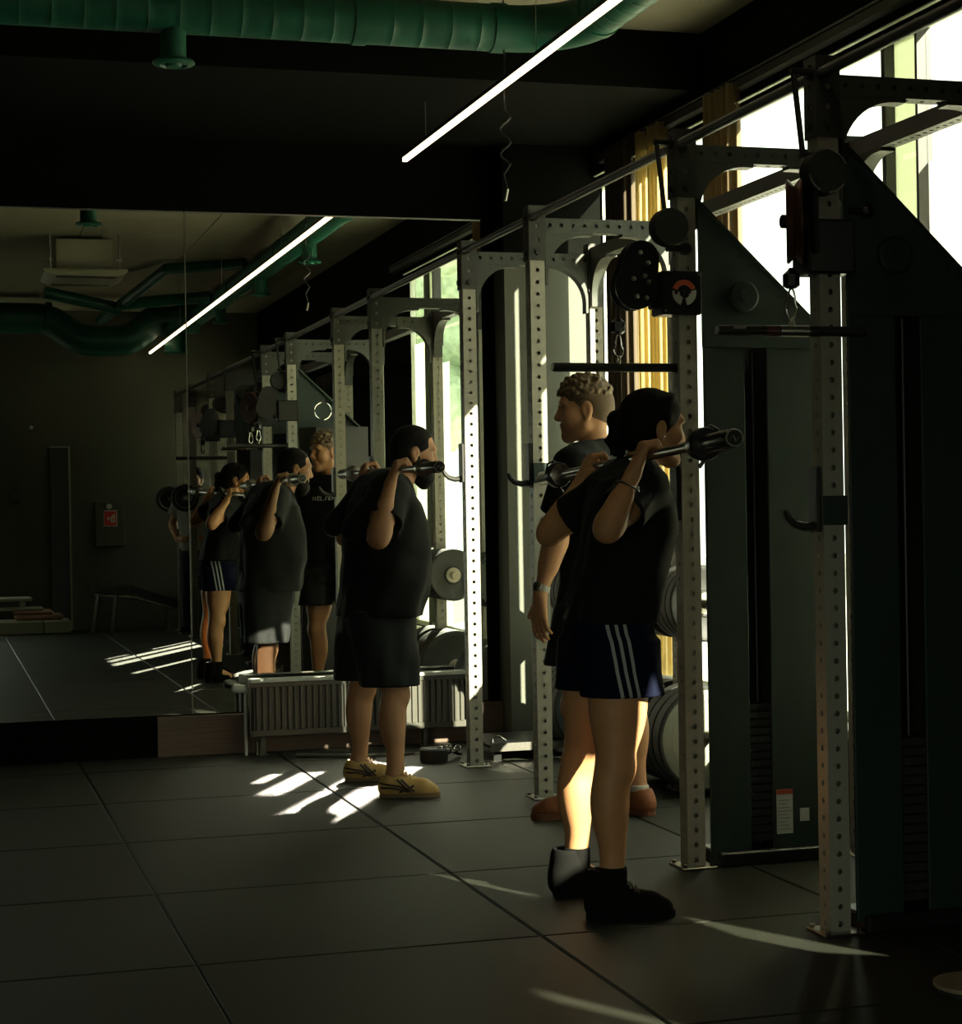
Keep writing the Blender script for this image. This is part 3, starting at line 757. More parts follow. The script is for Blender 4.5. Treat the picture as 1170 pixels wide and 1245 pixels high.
part('drain_pipe', MB().cyl((1.575,9.53,0),(1.575,9.53,.075),.009,10).cyl((1.60,9.545,0),(1.60,9.545,.10),.010,10), M['chrome'], rd)

# ------------------------------------------------------------------ things on the floor
t = thing('ankle_strap', 'black coiled strap with shiny rings on the floor beside the last upright', 'strap', (2.40, 8.95, 0))
part('strap_roll', MB().lathe((2.36, 8.93, .0), (0,0,1), [(0,.05),(.0,.066),(.012,.07),(.06,.07),(.068,.062),(.06,.035)], 26), M['rubber'], t)
ch_ = MB()
for i in range(9):
    a = i*.7; ch_.torus((2.42+.035*math.cos(a)+i*.004, 8.94+.03*math.sin(a), .05+.006*(i%3)), (math.cos(i*1.9), math.sin(i*1.3), .6), .016, .0035, 14, 6)
part('chain_ring', ch_, M['chrome'], t)
part('buckle_strap', MB().tube([(2.38,8.9,.03),(2.44,8.93,.05),(2.49,9.0,.03),(2.53,9.06,.012)], .016, 8, flat=.35), M['rubber'], t)
solo('fabric_band', MB().tube([(2.05,9.30,.006),(2.16,9.22,.008),(2.26,9.20,.008),(2.33,9.26,.006)], .018, 8, flat=.3), M['brown'], 'flat brown fabric band lying under the radiator', 'band', (2.2, 9.25, 0))
solo('lifting_stick', MB().cyl((1.75,9.36,.012),(2.12,9.16,.012),.010,10), M['steel'], 'pale thin stick lying on the floor in front of the radiator', 'stick', (1.93, 9.26, 0))
t = thing('low_step', 'low black step platform between the two uprights at the pale pilaster', 'step', (2.87, 8.98, 0))
part('deck', MB().box(2.62, 3.09, 8.80, 9.25, .062, .088, .008), M['black'], t)
part('deck_rim', MB().box(2.615, 3.095, 8.795, 8.80, .05, .09), M['steel'], t)
for xx in (2.64, 3.03):
    for yy in (8.83, 9.18): part('leg', MB().box(xx, xx+.04, yy, yy+.04, 0, .063), M['black'], t)
part('grab_handle', MB().tube([(2.635,8.82,.088),(2.635,8.82,.12),(2.665,8.82,.125),(2.70,8.82,.10)], .006, 8), M['chrome'], t)

# ------------------------------------------------------------------ LED tube, ducts, air unit
LX, LZ, LY0, LY1 = 2.285, 3.0, -1.1, 9.02
ls = thing('led_strip_light', 'long thin warm LED line hanging below the ceiling', 'light', (LX, (LY0+LY1)/2, LZ))
part('glowing_tube', MB().box(LX-.011, LX+.011, LY0, LY1, LZ-.010, LZ+.010), M['strip'], ls)
part('housing', MB().box(LX-.012, LX+.012, LY0-.004, LY1+.004, LZ+.010, LZ+.028), M['dark'], ls)
for yy in (8.6, 6.9, 4.2, 1.5):
    part('suspension_wire', MB().cyl((LX, yy, LZ+.027), (LX, yy, 3.2 if yy > 8.1 else ZC), .0018, 6), M['steel'], ls)

DX, DY, DZ, DR = 2.66, 7.53, 3.285, .098
def spiral_duct(name, pts, r, lab, parent=None, loc=None):
    pass
dt = thing('air_duct', 'green spiral ventilation duct running along the ceiling and turning toward the camera', 'duct', (DX, DY, DZ))
pts, rad = [(-4.55, DY, DZ)], [DR]
def ridge(p, ax):
    for o_, r_ in ((-.03, 0), (-.004, 0), (0, .0016), (.004, 0), (.03, 0)):
        q_ = list(p); q_[ax] += o_; pts.append(tuple(q_)); rad.append(DR+r_)
for xx in np.arange(-4.4, DX-.36, .125): ridge((xx, DY, DZ), 0)
for i in range(0, 9):
    a = math.pi/2*i/8; pts.append((DX-.30+.30*math.sin(a), DY-.30+.30*math.cos(a), DZ)); rad.append(DR)
n0 = len(pts)
for yy in np.arange(7.1, .0, -.125):
    for o_, r_ in ((.03, 0), (.004, 0), (0, .0016), (-.004, 0), (-.03, 0)): pts.append((DX, yy+o_, DZ)); rad.append(DR+r_)
pts.append((DX, -.2, DZ)); rad.append(DR)
part('duct_pipe', MB().tube(pts, rad, 28), M['duct'], dt)
for xx in (-.6, 1.72, 2.32): part('joint_collar', MB().lathe((xx,DY,DZ),(1,0,0),[(-.03,DR),(-.03,DR+.006),(.03,DR+.006),(.03,DR)],28), M['duct'], dt)
for yy in (7.2, 5.0, 2.6): part('joint_collar', MB().lathe((DX,yy,DZ),(0,1,0),[(-.03,DR),(-.03,DR+.006),(.03,DR+.006),(.03,DR)],28), M['duct'], dt)
def valve(x, y, z0):
    part('spigot', MB().cyl((x,y,z0),(x,y,z0-.15),.052,24), M['duct'], dt)
    part('air_valve', MB().lathe((x,y,z0-.145),(0,0,-1),[(0,.052),(.004,.08),(.014,.086),(.020,.078),(.024,.055),(.016,.05),(.016,.035),(.028,.03),(.032,.005)],28), M['duct'], dt)
valve(.955, DY, DZ-.06)
for yy in (6.0, 3.9, 1.6): valve(DX, yy, DZ-.06)

b = thing('main_duct', 'wide green duct bending across the far ceiling in the mirror', 'duct', (1.3, .3, 3.1))
def smooth_path(P, n=6):
    out = [Vector(P[0])]
    for i in range(1, len(P)-1):
        a, c, d = Vector(P[i-1]), Vector(P[i]), Vector(P[i+1]); l = min((c-a).length, (d-c).length)*.4
        p0 = c+(a-c).normalized()*l; p1 = c+(d-c).normalized()*l
        for k in range(n+1):
            t_ = k/n; out.append(p0*(1-t_)**2+c*2*t_*(1-t_)+p1*t_**2)
    out.append(Vector(P[-1])); return out
part('duct_pipe', MB().tube(smooth_path([(-2.9,.0,3.25),(1.15,.0,3.25),(1.45,.05,3.02),(1.95,.1,3.02),(2.2,.1,3.25),(DX,.1,3.25)]), .155, 28), M['duct'], b)
part('branch_pipe', MB().lathe((2.42,.1,3.12),(0,0,-1),[(0,.12),(.20,.12),(.205,.126),(.225,.126),(.23,.11)],26), M['duct'], b)
for xx in (.4, 1.15, 2.2): part('joint_collar', MB().lathe((xx,.02,3.25),(1,0,0),[(-.03,.155),(-.03,.163),(.03,.163),(.03,.155)],28), M['duct'], b)
c = thing('thin_duct', 'thin green pipes crossing under the ceiling behind the air unit in the mirror', 'duct', (1.5, 2.0, 3.3))
part('duct_pipe', MB().tube([(1.62,.55,3.18),(2.0,2.9,3.40),(2.62,3.35,3.40)], .05, 16), M['duct'], c)
part('branch_pipe', MB().tube([(1.03,1.4,3.35),(1.75,1.25,3.22)], .06, 16), M['duct'], c)
part('branch_pipe', MB().tube([(1.72,1.45,3.24),(2.55,1.7,3.30)], .055, 16), M['duct'], c)

ac = thing('ceiling_air_unit', 'grey boxy cassette air conditioner hanging on rods in the mirror', 'air conditioner', (1.18, 4.1, 3.1))
part('casing', MB().box(.955, 1.40, 3.88, 4.32, 3.19, 3.44, .006), M['acmetal'], ac)
part('grille_panel', MB().prism([(.85,3.19),(1.51,3.19),(1.50,3.165),(1.44,3.135),(.92,3.135),(.86,3.165)], 'y', 3.77, 4.43), M['acmetal'], ac)
sl_ = MB()
for a in (0, 1):
    yy = (3.80, 4.36)[a]; sl_.box(.95, 1.41, yy, yy+.035, 3.125, 3.136)
part('air_slot', sl_, M['dark'], ac)
for xx in (.91, 1.445):
    part('hanging_rod', MB().cyl((xx,4.38,3.19),(xx,4.38,ZC),.006,8).box(xx-.02,xx+.02,4.36,4.40,3.26,3.275), M['steel'], ac)
# cable tray and looped cable
ct = MB().box(2.985, 3.02, YB+.05, 8.05, ZC-.045, ZC-.02)
for i in range(8): ct.box(2.975, 3.03, .3+i*1.0, .36+i*1.0, ZC-.055, ZC-.001)
solo('cable_tray', ct, M['dark'], 'thin dark cable tray along the ceiling near the window wall', 'cable tray', (3.0, 4.0, ZC-.05))
lp = [(2.34,7.5,ZC-.002),(2.34,7.5,2.93)]
for i in range(1, 16): lp.append((2.34+.022*math.sin(i*.9), 7.5+.01*math.cos(i), 2.93-.015*i))
lp += [(2.33,7.5,2.66),(2.345,7.5,2.60)]
hc = thing('hanging_cable', 'thin looped cable hanging from the ceiling in front of the pilaster', 'cable', (2.34, 7.5, 2.6))
part('cord', MB().tube(lp, .004, 6), M['black'], hc)
part('plug', MB().cyl((2.345,7.5,2.60),(2.335,7.5,2.55),.007,8), M['steel'], hc)

# ------------------------------------------------------------------ far wall seen in the mirror
d = bpy.data.objects.new('door_1', None); COL.objects.link(d); d['kind'] = 'structure'; d.location = (1.32, YB, 0); BASE[d.name] = Vector((1.32, YB, 0))
part('door_leaf', MB().box(1.21, 1.405, YB+.002, YB+.02, 0, 1.98), M['black'], d)
part('door_frame', MB().box(1.405, 1.425, YB+.002, YB+.05, 0, 2.0).box(1.20, 1.425, YB+.002, YB+.05, 1.98, 1.995), M['acmetal'], d)
part('door_handle', MB().tube([(1.385,YB+.02,1.02),(1.385,YB+.055,1.02),(1.33,YB+.055,1.02)],.008,8), M['chrome'], d)
hy = thing('hydrant_cabinet', 'dark flat hydrant cabinet on the olive wall around the red sign, seen in the mirror', 'cabinet', (1.85, YB, .9))
part('cabinet_door', MB().box(1.68, 2.0, YB+.002, YB+.02, .90, 1.38, .004), M['backwall'], hy)
SX, SZ = 1.845, 1.205
sg = thing('fire_sign', 'red square fire sign with white arrow and cabinet symbol in the mirror', 'sign', (SX, YB+.02, SZ))
part('sign_plate', MB().box(SX-.073, SX+.073, YB+.0215, YB+.026, SZ-.088, SZ+.088), M['white'], sg)
part('red_field', MB().box(SX-.064, SX+.064, YB+.025, YB+.028, SZ-.079, SZ+.079), M['red'], sg)
def P2(poly, y0=YB+.027, y1=YB+.030): return MB().prism([(SX+px, SZ+pz) for px, pz in poly], 'y', y0, y1)
part('arrow', P2([(-.040,-.004),(-.018,.020),(-.018,.006),(-.004,.006),(-.004,-.014),(-.018,-.014),(-.018,-.028)]), M['white'], sg)
part('cabinet_symbol', P2([(.004,-.045),(.050,-.045),(.050,.050),(.004,.020)]), M['white'], sg)
part('symbol_detail', P2([(.024,-.030),(.034,-.030),(.034,.012),(.024,.006)], YB+.0295, YB+.0315), M['red'], sg)
solo('alarm_button', MB().cyl((SX-.01, YB+.002, 1.335+.0),(SX-.01, YB+.03, 1.335),.03,20).box(SX-.025,SX+.005,YB+.02,YB+.04,1.325,1.345,.004), M['white'], 'small pale alarm button above the red sign', 'alarm', (SX, YB, 1.335))
solo('wall_box', MB().box(.80, .88, YB+.001, YB+.04, 1.40, 1.50, .006).box(.82,.86,YB+.04,YB+.046,1.42,1.48,.002), M['black'], 'small black box on the olive wall left of the door in the mirror', 'box', (.84, YB, 1.4))
solo('wall_fixture', MB().lathe((1.02,YB+.001,2.2),(0,1,0),[(0,.02),(.02,.02),(.03,.012)],16), M['white'], 'tiny pale dome fixture high on the wall in the mirror', 'fixture', (1.02, YB, 2.2))
# pale low stack by the door
st = thing('foam_platform', 'pale square foam platform on the floor by the door in the mirror', 'platform', (.98, -.98, 0))
part('pad', MB().box(.62, 1.08, -1.22, -.72, 0, .14, .012), M['palemat'], st); part('pad', MB().box(1.085, 1.37, -1.22, -.72, 0, .14, .012), M['palemat'], st)
for i, (x0, x1, z0, z1, m_, lab) in enumerate(((.80,1.30,.14,.20,'mats','pinkish folded mat, lowest on the foam platform'),(.78,1.20,.20,.245,'mats','pinkish folded mat on top of the lowest one'),(.62,1.10,.245,.275,'palemat','pale thin mat on top of the folded pinkish mats'))):
    solo('exercise_mat', MB().box(x0, x1, -1.18+.02*i, -.80-.02*i, z0+.001, z1, .02), M[m_], lab, 'mat', (x0, -1.0, z0), 'mats stacked by the door')
t = thing('low_bench', 'low white bench top above the mats in the mirror', 'bench', (.62, -1.0, .275))
part('bench_top', MB().box(.35, .98, -1.14, -.84, .345, .385, .01), M['white'], t)
for xx in (.38, .86): part('leg', MB().box(xx, xx+.05, -1.1, -.88, .276, .346), M['white'], t)
t = thing('weight_bench', 'black inclined weight bench by the olive wall in the mirror', 'bench', (2.05, -.75, 0))
bp_ = MB(); bp_.prism([(1.60,.42),(1.95,.43),(1.95,.49),(1.60,.48)], 'y', -.9, -.62); part('seat', bp_, M['bench'], t)
bq = MB(); bq.prism([(1.98,.42),(2.50,.24),(2.52,.30),(2.0,.49)], 'y', -.88, -.64); part('backrest', bq, M['bench'], t)
part('steel_rail', MB().tube([(1.62,-.76,.40),(2.05,-.76,.36),(2.55,-.76,.20)], .022, 10), M['steel'], t)
for (xx, x2) in ((1.66,1.60),(1.85,1.80),(2.36,2.38)): part('leg', MB().tube([(xx,-.85,.40 if xx < 2 else .26),(x2,-.86,.0)], .016, 8).tube([(xx,-.67,.40 if xx < 2 else .26),(x2,-.66,.0)], .016, 8), M['steel'], t)

# ------------------------------------------------------------------ barbells
def barbell(a, b, lab, clamps=True, sleeve=.30):
    a, b = Vector(a), Vector(b); d = (b-a).normalized(); L = (b-a).length; mid = (a+b)/2
    t = thing('barbell', lab, 'barbell', mid, 'barbells')
    part('shaft', MB().cyl(a+d*sleeve, b-d*sleeve, .014, 16), M['barsteel'], t)
    for p, q in ((a, d), (b, -d)):
        part('sleeve', MB().lathe(p, q, [(0,.016),(.002,.0235),(.006,.025),(sleeve-.03,.025),(sleeve-.03,.038),(sleeve,.038),(sleeve+.004,.02)], 28), M['barsteel'], t)
        e = MB().lathe(p-q*.0015, q, [(0,.020),(.002,.0205)], 24)
        ec = part('end_cap', e, M['dark'], t)
        part('end_ring', MB().torus(p-q*.001, q, .0215, .0022, 28, 6), M['steel'], ec)
        u_ = Vector((0,0,1)); s_ = q.cross(u_).normalized(); zz = p-q*.0025
        part('end_mark', MB().tube([zz+s_*.012+u_*.002, zz+s_*.003-u_*.008, zz-s_*.003+u_*.006, zz-s_*.012-u_*.003], .0012, 5), M['steel'], ec)
        if clamps:
            c = p+q*(sleeve-.075); cl = MB().lathe(c, q, [(0,.026),(0,.043),(.012,.046),(.03,.046),(.042,.043),(.042,.026)], 24)
            u = Vector((0,0,1)); sd = q.cross(u).normalized()
            cl.tube([c+q*.02+u*.040, c+q*.02+u*.050+sd*.018, c+q*.02+u*.04+sd*.038, c+q*.02+sd*.046], .004, 8)
            cl.tube([c+q*.03-u*.044, c+q*.03-u*.060-sd*.01, c+q*.0-u*.058-sd*.02], .006, 8)
            part('collar_clamp', cl, M['black'], t)
            part('clamp_ring', MB().torus(c+q*.006, q, .040, .0035, 24, 6).torus(c+q*.038, q, .036, .003, 24, 6), M['steel'], t)
    return t
WB_A, WB_B = (1.975, 4.40, 1.426), (2.165, 6.55, 1.362)
barbell(WB_A, WB_B, 'barbell with collar clamps across the shoulders of the woman', True, .30)
MB_A, MB_B = (1.952, 7.22, 1.424), (1.968, 9.16, 1.436)
barbell(MB_A, MB_B, 'barbell across the shoulders of the bearded man near the mirror', False, .28)
t = barbell((2.40, -.95, 1.40), (2.40, 1.10, 1.40), 'loaded barbell on the farthest rack in the mirror', False, .32)
for yy in (-.62, .73):
    tt = thing('weight_plate', 'black plate on the barbell of the farthest rack, %s' % ('its nearer side in the mirror' if yy > 0 else 'its farther side in the mirror'), 'weight plate', (2.40, yy, 1.27), 'plates on the racked barbell')
    part('rubber_disc', MB().lathe((2.40, yy, 1.40), (0,1,0), [(0,.027),(0,.04),(.006,.06),(.010,.10),(0,.112),(0,.13),(.006,.136),(.044,.136),(.05,.13),(.05,.112),(.04,.10),(.044,.06),(.05,.04),(.05,.027)], 40), M['rubber'], tt)
    part('steel_hub', MB().torus((2.40, yy-.001, 1.40), (0,1,0), .10, .004, 32, 6).torus((2.40, yy+.051, 1.40), (0,1,0), .10, .004, 32, 6), M['steel'], tt)

# ------------------------------------------------------------------ people: smooth implicit bodies meshed with surface nets
def v3(*a): return np.array(a, float)
def unit(a): a = np.asarray(a, float); return a/np.linalg.norm(a)
class SDF:
    def __init__(s, lo, hi, h):
        s.lo = np.array(lo, float); s.h = h; s.n = np.ceil((np.array(hi)-s.lo)/h).astype(int)+1
        s.D = np.full(s.n, .06, np.float32)
    def block(s, lo, hi):
        a = np.clip(np.floor((np.asarray(lo)-s.lo)/s.h).astype(int), 0, s.n); b = np.clip(np.ceil((np.asarray(hi)-s.lo)/s.h).astype(int)+1, 0, s.n)
        if (b <= a).any(): return None
        g = [(s.lo[i]+s.h*np.arange(a[i], b[i])).astype(np.float32) for i in range(3)]
        return (slice(a[0],b[0]), slice(a[1],b[1]), slice(a[2],b[2])), g[0][:,None,None], g[1][None,:,None], g[2][None,None,:]
    def comb(s, sl, d, k, op):
        D = s.D[sl]
        if op == 'add':
            if k > 0: h = np.maximum(k-np.abs(D-d), 0)/k; s.D[sl] = np.minimum(D, d)-h*h*k*.25
            else: s.D[sl] = np.minimum(D, d)
        elif op == 'sub':
            d = -d
            if k > 0: h = np.maximum(k-np.abs(D-d), 0)/k; s.D[sl] = np.maximum(D, d)+h*h*k*.25
            else: s.D[sl] = np.maximum(D, d)
        elif op == 'int': s.D[sl] = np.maximum(D, d)
    def rc(s, a, b, ra, rb, k=.02, op='add', flat=None, cut=None, inner=0):
        """tapered capsule a..b; flat=(axis, factor) squeezes it along a direction"""
        a = np.asarray(a, float); b = np.asarray(b, float); R = max(ra, rb)+k+.03
        q = s.block(np.minimum(a, b)-R, np.maximum(a, b)+R)
        if q is None: return s
        sl, X, Y, Z = q; ab = b-a; L = max(ab@ab, 1e-12)
        t = np.clip(((X-a[0])*ab[0]+(Y-a[1])*ab[1]+(Z-a[2])*ab[2])/L, 0, 1)
        dx, dy, dz = X-a[0]-t*ab[0], Y-a[1]-t*ab[1], Z-a[2]-t*ab[2]
        d2 = dx*dx+dy*dy+dz*dz
        if flat is not None:
            ax, f = unit(flat[0]), flat[1]; c = dx*ax[0]+dy*ax[1]+dz*ax[2]; d2 = d2+c*c*(f*f-1)
        d = np.sqrt(d2)-(ra+(rb-ra)*t)
        if cut is not None:
            pl = (X-cut[0][0])*cut[1][0]+(Y-cut[0][1])*cut[1][1]+(Z-cut[0][2])*cut[1][2]
            if inner: d = np.maximum(d, -np.maximum(d+inner, -pl-.05))
            d = np.maximum(d, pl)
        s.comb(sl, d, k, op); return s
    def ell(s, c, r, R=None, k=.02, op='add'):
        c = np.asarray(c, float); r = np.asarray(r, float); m = r.max()+k+.03; q = s.block(c-m, c+m)
        if q is None: return s
        sl, X, Y, Z = q; dx, dy, dz = X-c[0], Y-c[1], Z-c[2]
        if R is None: e = (dx, dy, dz)
        else: e = [dx*R[i][0]+dy*R[i][1]+dz*R[i][2] for i in range(3)]
        k0 = np.sqrt((e[0]/r[0])**2+(e[1]/r[1])**2+(e[2]/r[2])**2); k1 = np.sqrt((e[0]/r[0]**2)**2+(e[1]/r[1]**2)**2+(e[2]/r[2]**2)**2)
        s.comb(sl, k0*(k0-1)/np.maximum(k1, 1e-6), k, op); return s
    def loft(s, rings, f, r, k=.0, op='add', fold=0, seed=0, nexp=2.4):
        """rings: (z, cx, cy, half depth along f, half width along r), top and bottom cut flat"""
        rings = sorted(rings); zs = [q[0] for q in rings]; A = np.array(rings); m = A[:,3:].max()+.05
        q = s.block((A[:,1].min()-m, A[:,2].min()-m, zs[0]-.03), (A[:,1].max()+m, A[:,2].max()+m, zs[-1]+.03))
        if q is None: return s
        sl, X, Y, Z = q; z = Z.ravel(); ip = [np.interp(z, zs, A[:,i])[None,None,:].astype(np.float32) for i in range(1,5)]
        dx, dy = X-ip[0], Y-ip[1]; u = np.abs(dx*f[0]+dy*f[1])/ip[2]; v = np.abs(dx*r[0]+dy*r[1])/ip[3]
        rr = (u**nexp+v**nexp)**(1/nexp)
        d = (rr-1)*np.minimum(ip[2], ip[3])
        if fold:
            an = np.arctan2(dy, dx); hz = np.clip((zs[-1]-Z)/(zs[-1]-zs[0]), 0, 1)
            d = d+fold*(.25+.75*hz)*(np.sin(an*5+seed+Z*9)*.5+np.sin(an*9+seed*2-Z*14)*.35+np.sin(Z*38+an*3+seed)*.25)
        d = np.maximum(d, np.maximum(Z-zs[-1], zs[0]-Z))
        s.comb(sl, d, k, op); return s
    def plane(s, p, n, lo=None, hi=None):
        """keep only the side the normal points away from, inside an optional box"""
        q = s.block(lo if lo is not None else s.lo, hi if hi is not None else s.lo+s.h*s.n)
        sl, X, Y, Z = q; n = unit(n); s.comb(sl, (X-p[0])*n[0]+(Y-p[1])*n[1]+(Z-p[2])*n[2], 0, 'int'); return s
    def mesh(s, name, off, smooth=1, keep=None):
        D = s.D; sg = D < 0; A, B, Cc = [np.s_[:-1]]*3
        corners = [(i,j,k) for i in (0,1) for j in (0,1) for k in (0,1)]
        def sub(a, c): return a[c[0]:a.shape[0]-1+c[0], c[1]:a.shape[1]-1+c[1], c[2]:a.shape[2]-1+c[2]]
        cnt = sum(sub(sg, c).astype(np.int8) for c in corners); act = (cnt > 0) & (cnt < 8)
        idx = np.argwhere(act); num = -np.ones(act.shape, np.int64); num[act] = np.arange(len(idx))
        acc = np.zeros((len(idx),3)); w_ = np.zeros(len(idx))
        for c in corners:
            for ax in range(3):
                if c[ax]: continue
                e = list(c); e[ax] = 1
                d0 = D[idx[:,0]+c[0], idx[:,1]+c[1], idx[:,2]+c[2]]; d1 = D[idx[:,0]+e[0], idx[:,1]+e[1], idx[:,2]+e[2]]
                m = (d0 < 0) != (d1 < 0); t = np.where(m, d0/np.where(m, d0-d1, 1), 0)
                p = np.tile(np.array(c, float), (len(idx),1)); p[:,ax] = t; acc += p*m[:,None]; w_ += m
        V = (idx+acc/w_[:,None])*s.h+s.lo
        F = []
        for ax in range(3):
            a1, a2 = [(1,2),(2,0),(0,1)][ax]
            n = [np.s_[:]]*3
            s0 = [slice(None)]*3; s1 = [slice(None)]*3; s0[ax] = slice(0,-1); s1[ax] = slice(1,None)
            d0, d1 = sg[tuple(s0)], sg[tuple(s1)]; ch = np.argwhere(d0 != d1)
            ch = ch[(ch[:,a1] > 0) & (ch[:,a2] > 0) & (ch[:,a1] < act.shape[a1]) & (ch[:,a2] < act.shape[a2])]
            fl = d0[ch[:,0], ch[:,1], ch[:,2]]; qs = []
            for (o1, o2) in ((-1,-1),(0,-1),(0,0),(-1,0)):
                c = ch.copy(); c[:,a1] += o1; c[:,a2] += o2; qs.append(num[c[:,0], c[:,1], c[:,2]])
            q = np.stack(qs, 1); q[~fl] = q[~fl][:, ::-1]; F.append(q)
        F = np.concatenate(F); F = F[(F >= 0).all(1)]
        for it in range(smooth):
            S = np.zeros_like(V); n = np.zeros(len(V))
            for k in range(4):
                np.add.at(S, F[:,k], V[F[:,(k+1)%4]]); np.add.at(S, F[:,k], V[F[:,(k+3)%4]]); np.add.at(n, F[:,k], 2)
            V = V*.4+S/np.maximum(n,1)[:,None]*.6
        # keep the biggest connected piece only
        lab = np.arange(len(V))
        while True:
            m = lab[F].min(1); l2 = lab.copy()
            for k in range(4): np.minimum.at(l2, F[:,k], m)
            l2 = l2[l2]
            if (l2 == lab).all(): break
            lab = l2
        if keep is None:
            u, c_ = np.unique(lab, return_counts=True); ok = lab == u[c_.argmax()]; F = F[ok[F[:,0]]]
            ren = -np.ones(len(V), int); ren[ok] = np.arange(ok.sum()); V = V[ok]; F = ren[F]
        me = bpy.data.meshes.new(name); V = V-np.array(off)
        me.vertices.add(len(V)); me.vertices.foreach_set('co', V.astype(np.float32).ravel())
        me.loops.add(len(F)*4); me.loops.foreach_set('vertex_index', F.astype(np.int32).ravel())
        me.polygons.add(len(F)); me.polygons.foreach_set('loop_start', np.arange(0, len(F)*4, 4, dtype=np.int32)); me.polygons.foreach_set('loop_total', np.full(len(F), 4, np.int32))
        me.update(calc_edges=True); me.polygons.foreach_set('use_smooth', [True]*len(F)); me.validate()
        return me

def skin_mat(name, col, marks=()):
    m = mat(name, col, .5, spec=.4, noise=.10, nscale=9, bump=.12, bscale=160); nt = m.node_tree; b = nt.nodes['Principled BSDF']
    b.inputs['Subsurface Weight'].default_value = .0
    for (p, rr, dark, wob) in marks:                          # tattoos: dark ink blots at a place on the skin
        tc = nt.nodes.new('ShaderNodeTexCoord'); vm = nt.nodes.new('ShaderNodeVectorMath'); vm.operation = 'DISTANCE'; vm.inputs[1].default_value = p
        nz = nt.nodes.new('ShaderNodeTexNoise'); nz.inputs['Scale'].default_value = wob; nt.links.new(tc.outputs['Object'], nz.inputs['Vector'])
        nt.links.new(tc.outputs['Object'], vm.inputs[0])
        ad = nt.nodes.new('ShaderNodeMath'); ad.operation = 'MULTIPLY_ADD'; nt.links.new(nz.outputs['Fac'], ad.inputs[0]); ad.inputs[1].default_value = rr*1.2; nt.links.new(vm.outputs['Value'], ad.inputs[2])
        rg = nt.nodes.new('ShaderNodeMapRange'); rg.inputs[1].default_value = rr*1.35; rg.inputs[2].default_value = rr*1.6; nt.links.new(ad.outputs[0], rg.inputs[0])
        mx = nt.nodes.new('ShaderNodeMix'); mx.data_type = 'RGBA'; old = b.inputs['Base Color'].links[0].from_socket
        nt.links.new(rg.outputs[0], mx.inputs[0]); mx.inputs[6].default_value = (*[c*dark for c in col], 1); nt.links.new(old, mx.inputs[7]); nt.links.new(mx.outputs[2], b.inputs['Base Color'])
    return m
M['tee'] = mat('black_cotton', (.008,.009,.0075), .85, spec=.25, noise=.15, nscale=40, bump=.15, bscale=300)
M['shorts'] = mat('black_shorts_fabric', (.014,.016,.015), .8, spec=.3, noise=.1, nscale=40)
M['greytee'] = mat('light_grey_cotton', (.30,.31,.27), .9)
M['trousers'] = mat('dark_trousers', (.03,.032,.035), .85)
M['hair_dark'] = mat('dark_hair', (.008,.006,.005), .7, spec=.15, noise=.4, nscale=60, bump=.5, bscale=220, stretch=(1,1,.25))
M['hair_curly'] = mat('sandy_hair', (.15,.095,.045), .6, noise=.4, nscale=50, bump=.4, bscale=160)
M['hair_fade'] = mat('short_sandy_hair', (.135,.085,.045), .75, noise=.25, nscale=150)
M['eye'] = mat('eye', (.35,.34,.30), .15)
M['iris'] = mat('iris', (.02,.015,.01), .1)
M['lip'] = mat('lip', (.26,.10,.07), .5)
M['yellow'] = mat('yellow_leather', (.60,.37,.11), .5, noise=.1, nscale=40)
M['stripe'] = mat('dark_brown_stripe', (.035,.016,.012), .5)
M['sole'] = mat('worn_tan_sole', (.20,.13,.06), .7)
M['blackshoe'] = mat('black_shoe_fabric', (.010,.010,.009), .9, spec=.06)
M['brownshoe'] = mat('brown_suede', (.26,.085,.03), .7, noise=.15, nscale=50)
M['brownsole'] = mat('brown_gum_sole', (.20,.07,.028), .6)
M['sock_white'] = mat('white_sock', (.50,.48,.44), .9)
M['sock_black'] = mat('black_sock', (.010,.010,.009), .95, spec=.05)
M['watch'] = mat('pale_watch', (.42,.42,.39), .35)
def shorts_stripes():
    m = mat('navy_shorts_fabric', (.008,.010,.024), .9, spec=.05); nt = m.node_tree; b = nt.nodes['Principled BSDF']
    tc = nt.nodes.new('ShaderNodeTexCoord'); sp = nt.nodes.new('ShaderNodeSeparateXYZ'); nt.links.new(tc.outputs['Object'], sp.inputs[0])
    def mth(op, a, b_, c=None):
        n = nt.nodes.new('ShaderNodeMath'); n.operation = op
        for i, q in enumerate((a, b_, c)):
            if q is None: continue
            if isinstance(q, (int, float)): n.inputs[i].default_value = q
            else: nt.links.new(q, n.inputs[i])
        return n.outputs[0]
    u = mth('MULTIPLY_ADD', sp.outputs['Z'], .14, sp.outputs['X'])          # stripes lean forward a little toward the hem
    u = mth('SUBTRACT', u, STRIPE_U0); q = mth('MODULO', u, .0265)
    a = mth('MULTIPLY', mth('LESS_THAN', q, .0105), mth('GREATER_THAN', u, 0.0)); a = mth('MULTIPLY', a, mth('LESS_THAN', u, .0265*3-.012))
    ge = nt.nodes.new('ShaderNodeNewGeometry'); sn = nt.nodes.new('ShaderNodeSeparateXYZ'); nt.links.new(ge.outputs['Normal'], sn.inputs[0])
    a = mth('MULTIPLY', a, mth('GREATER_THAN', mth('ABSOLUTE', sn.outputs['Y'], None), .25))
    mx = nt.nodes.new('ShaderNodeMix'); mx.data_type = 'RGBA'; nt.links.new(a, mx.inputs[0]); mx.inputs[6].default_value = (.008,.010,.024,1); mx.inputs[7].default_value = (.50,.52,.50,1)
    nt.links.new(mx.outputs[2], b.inputs['Base Color']); return m

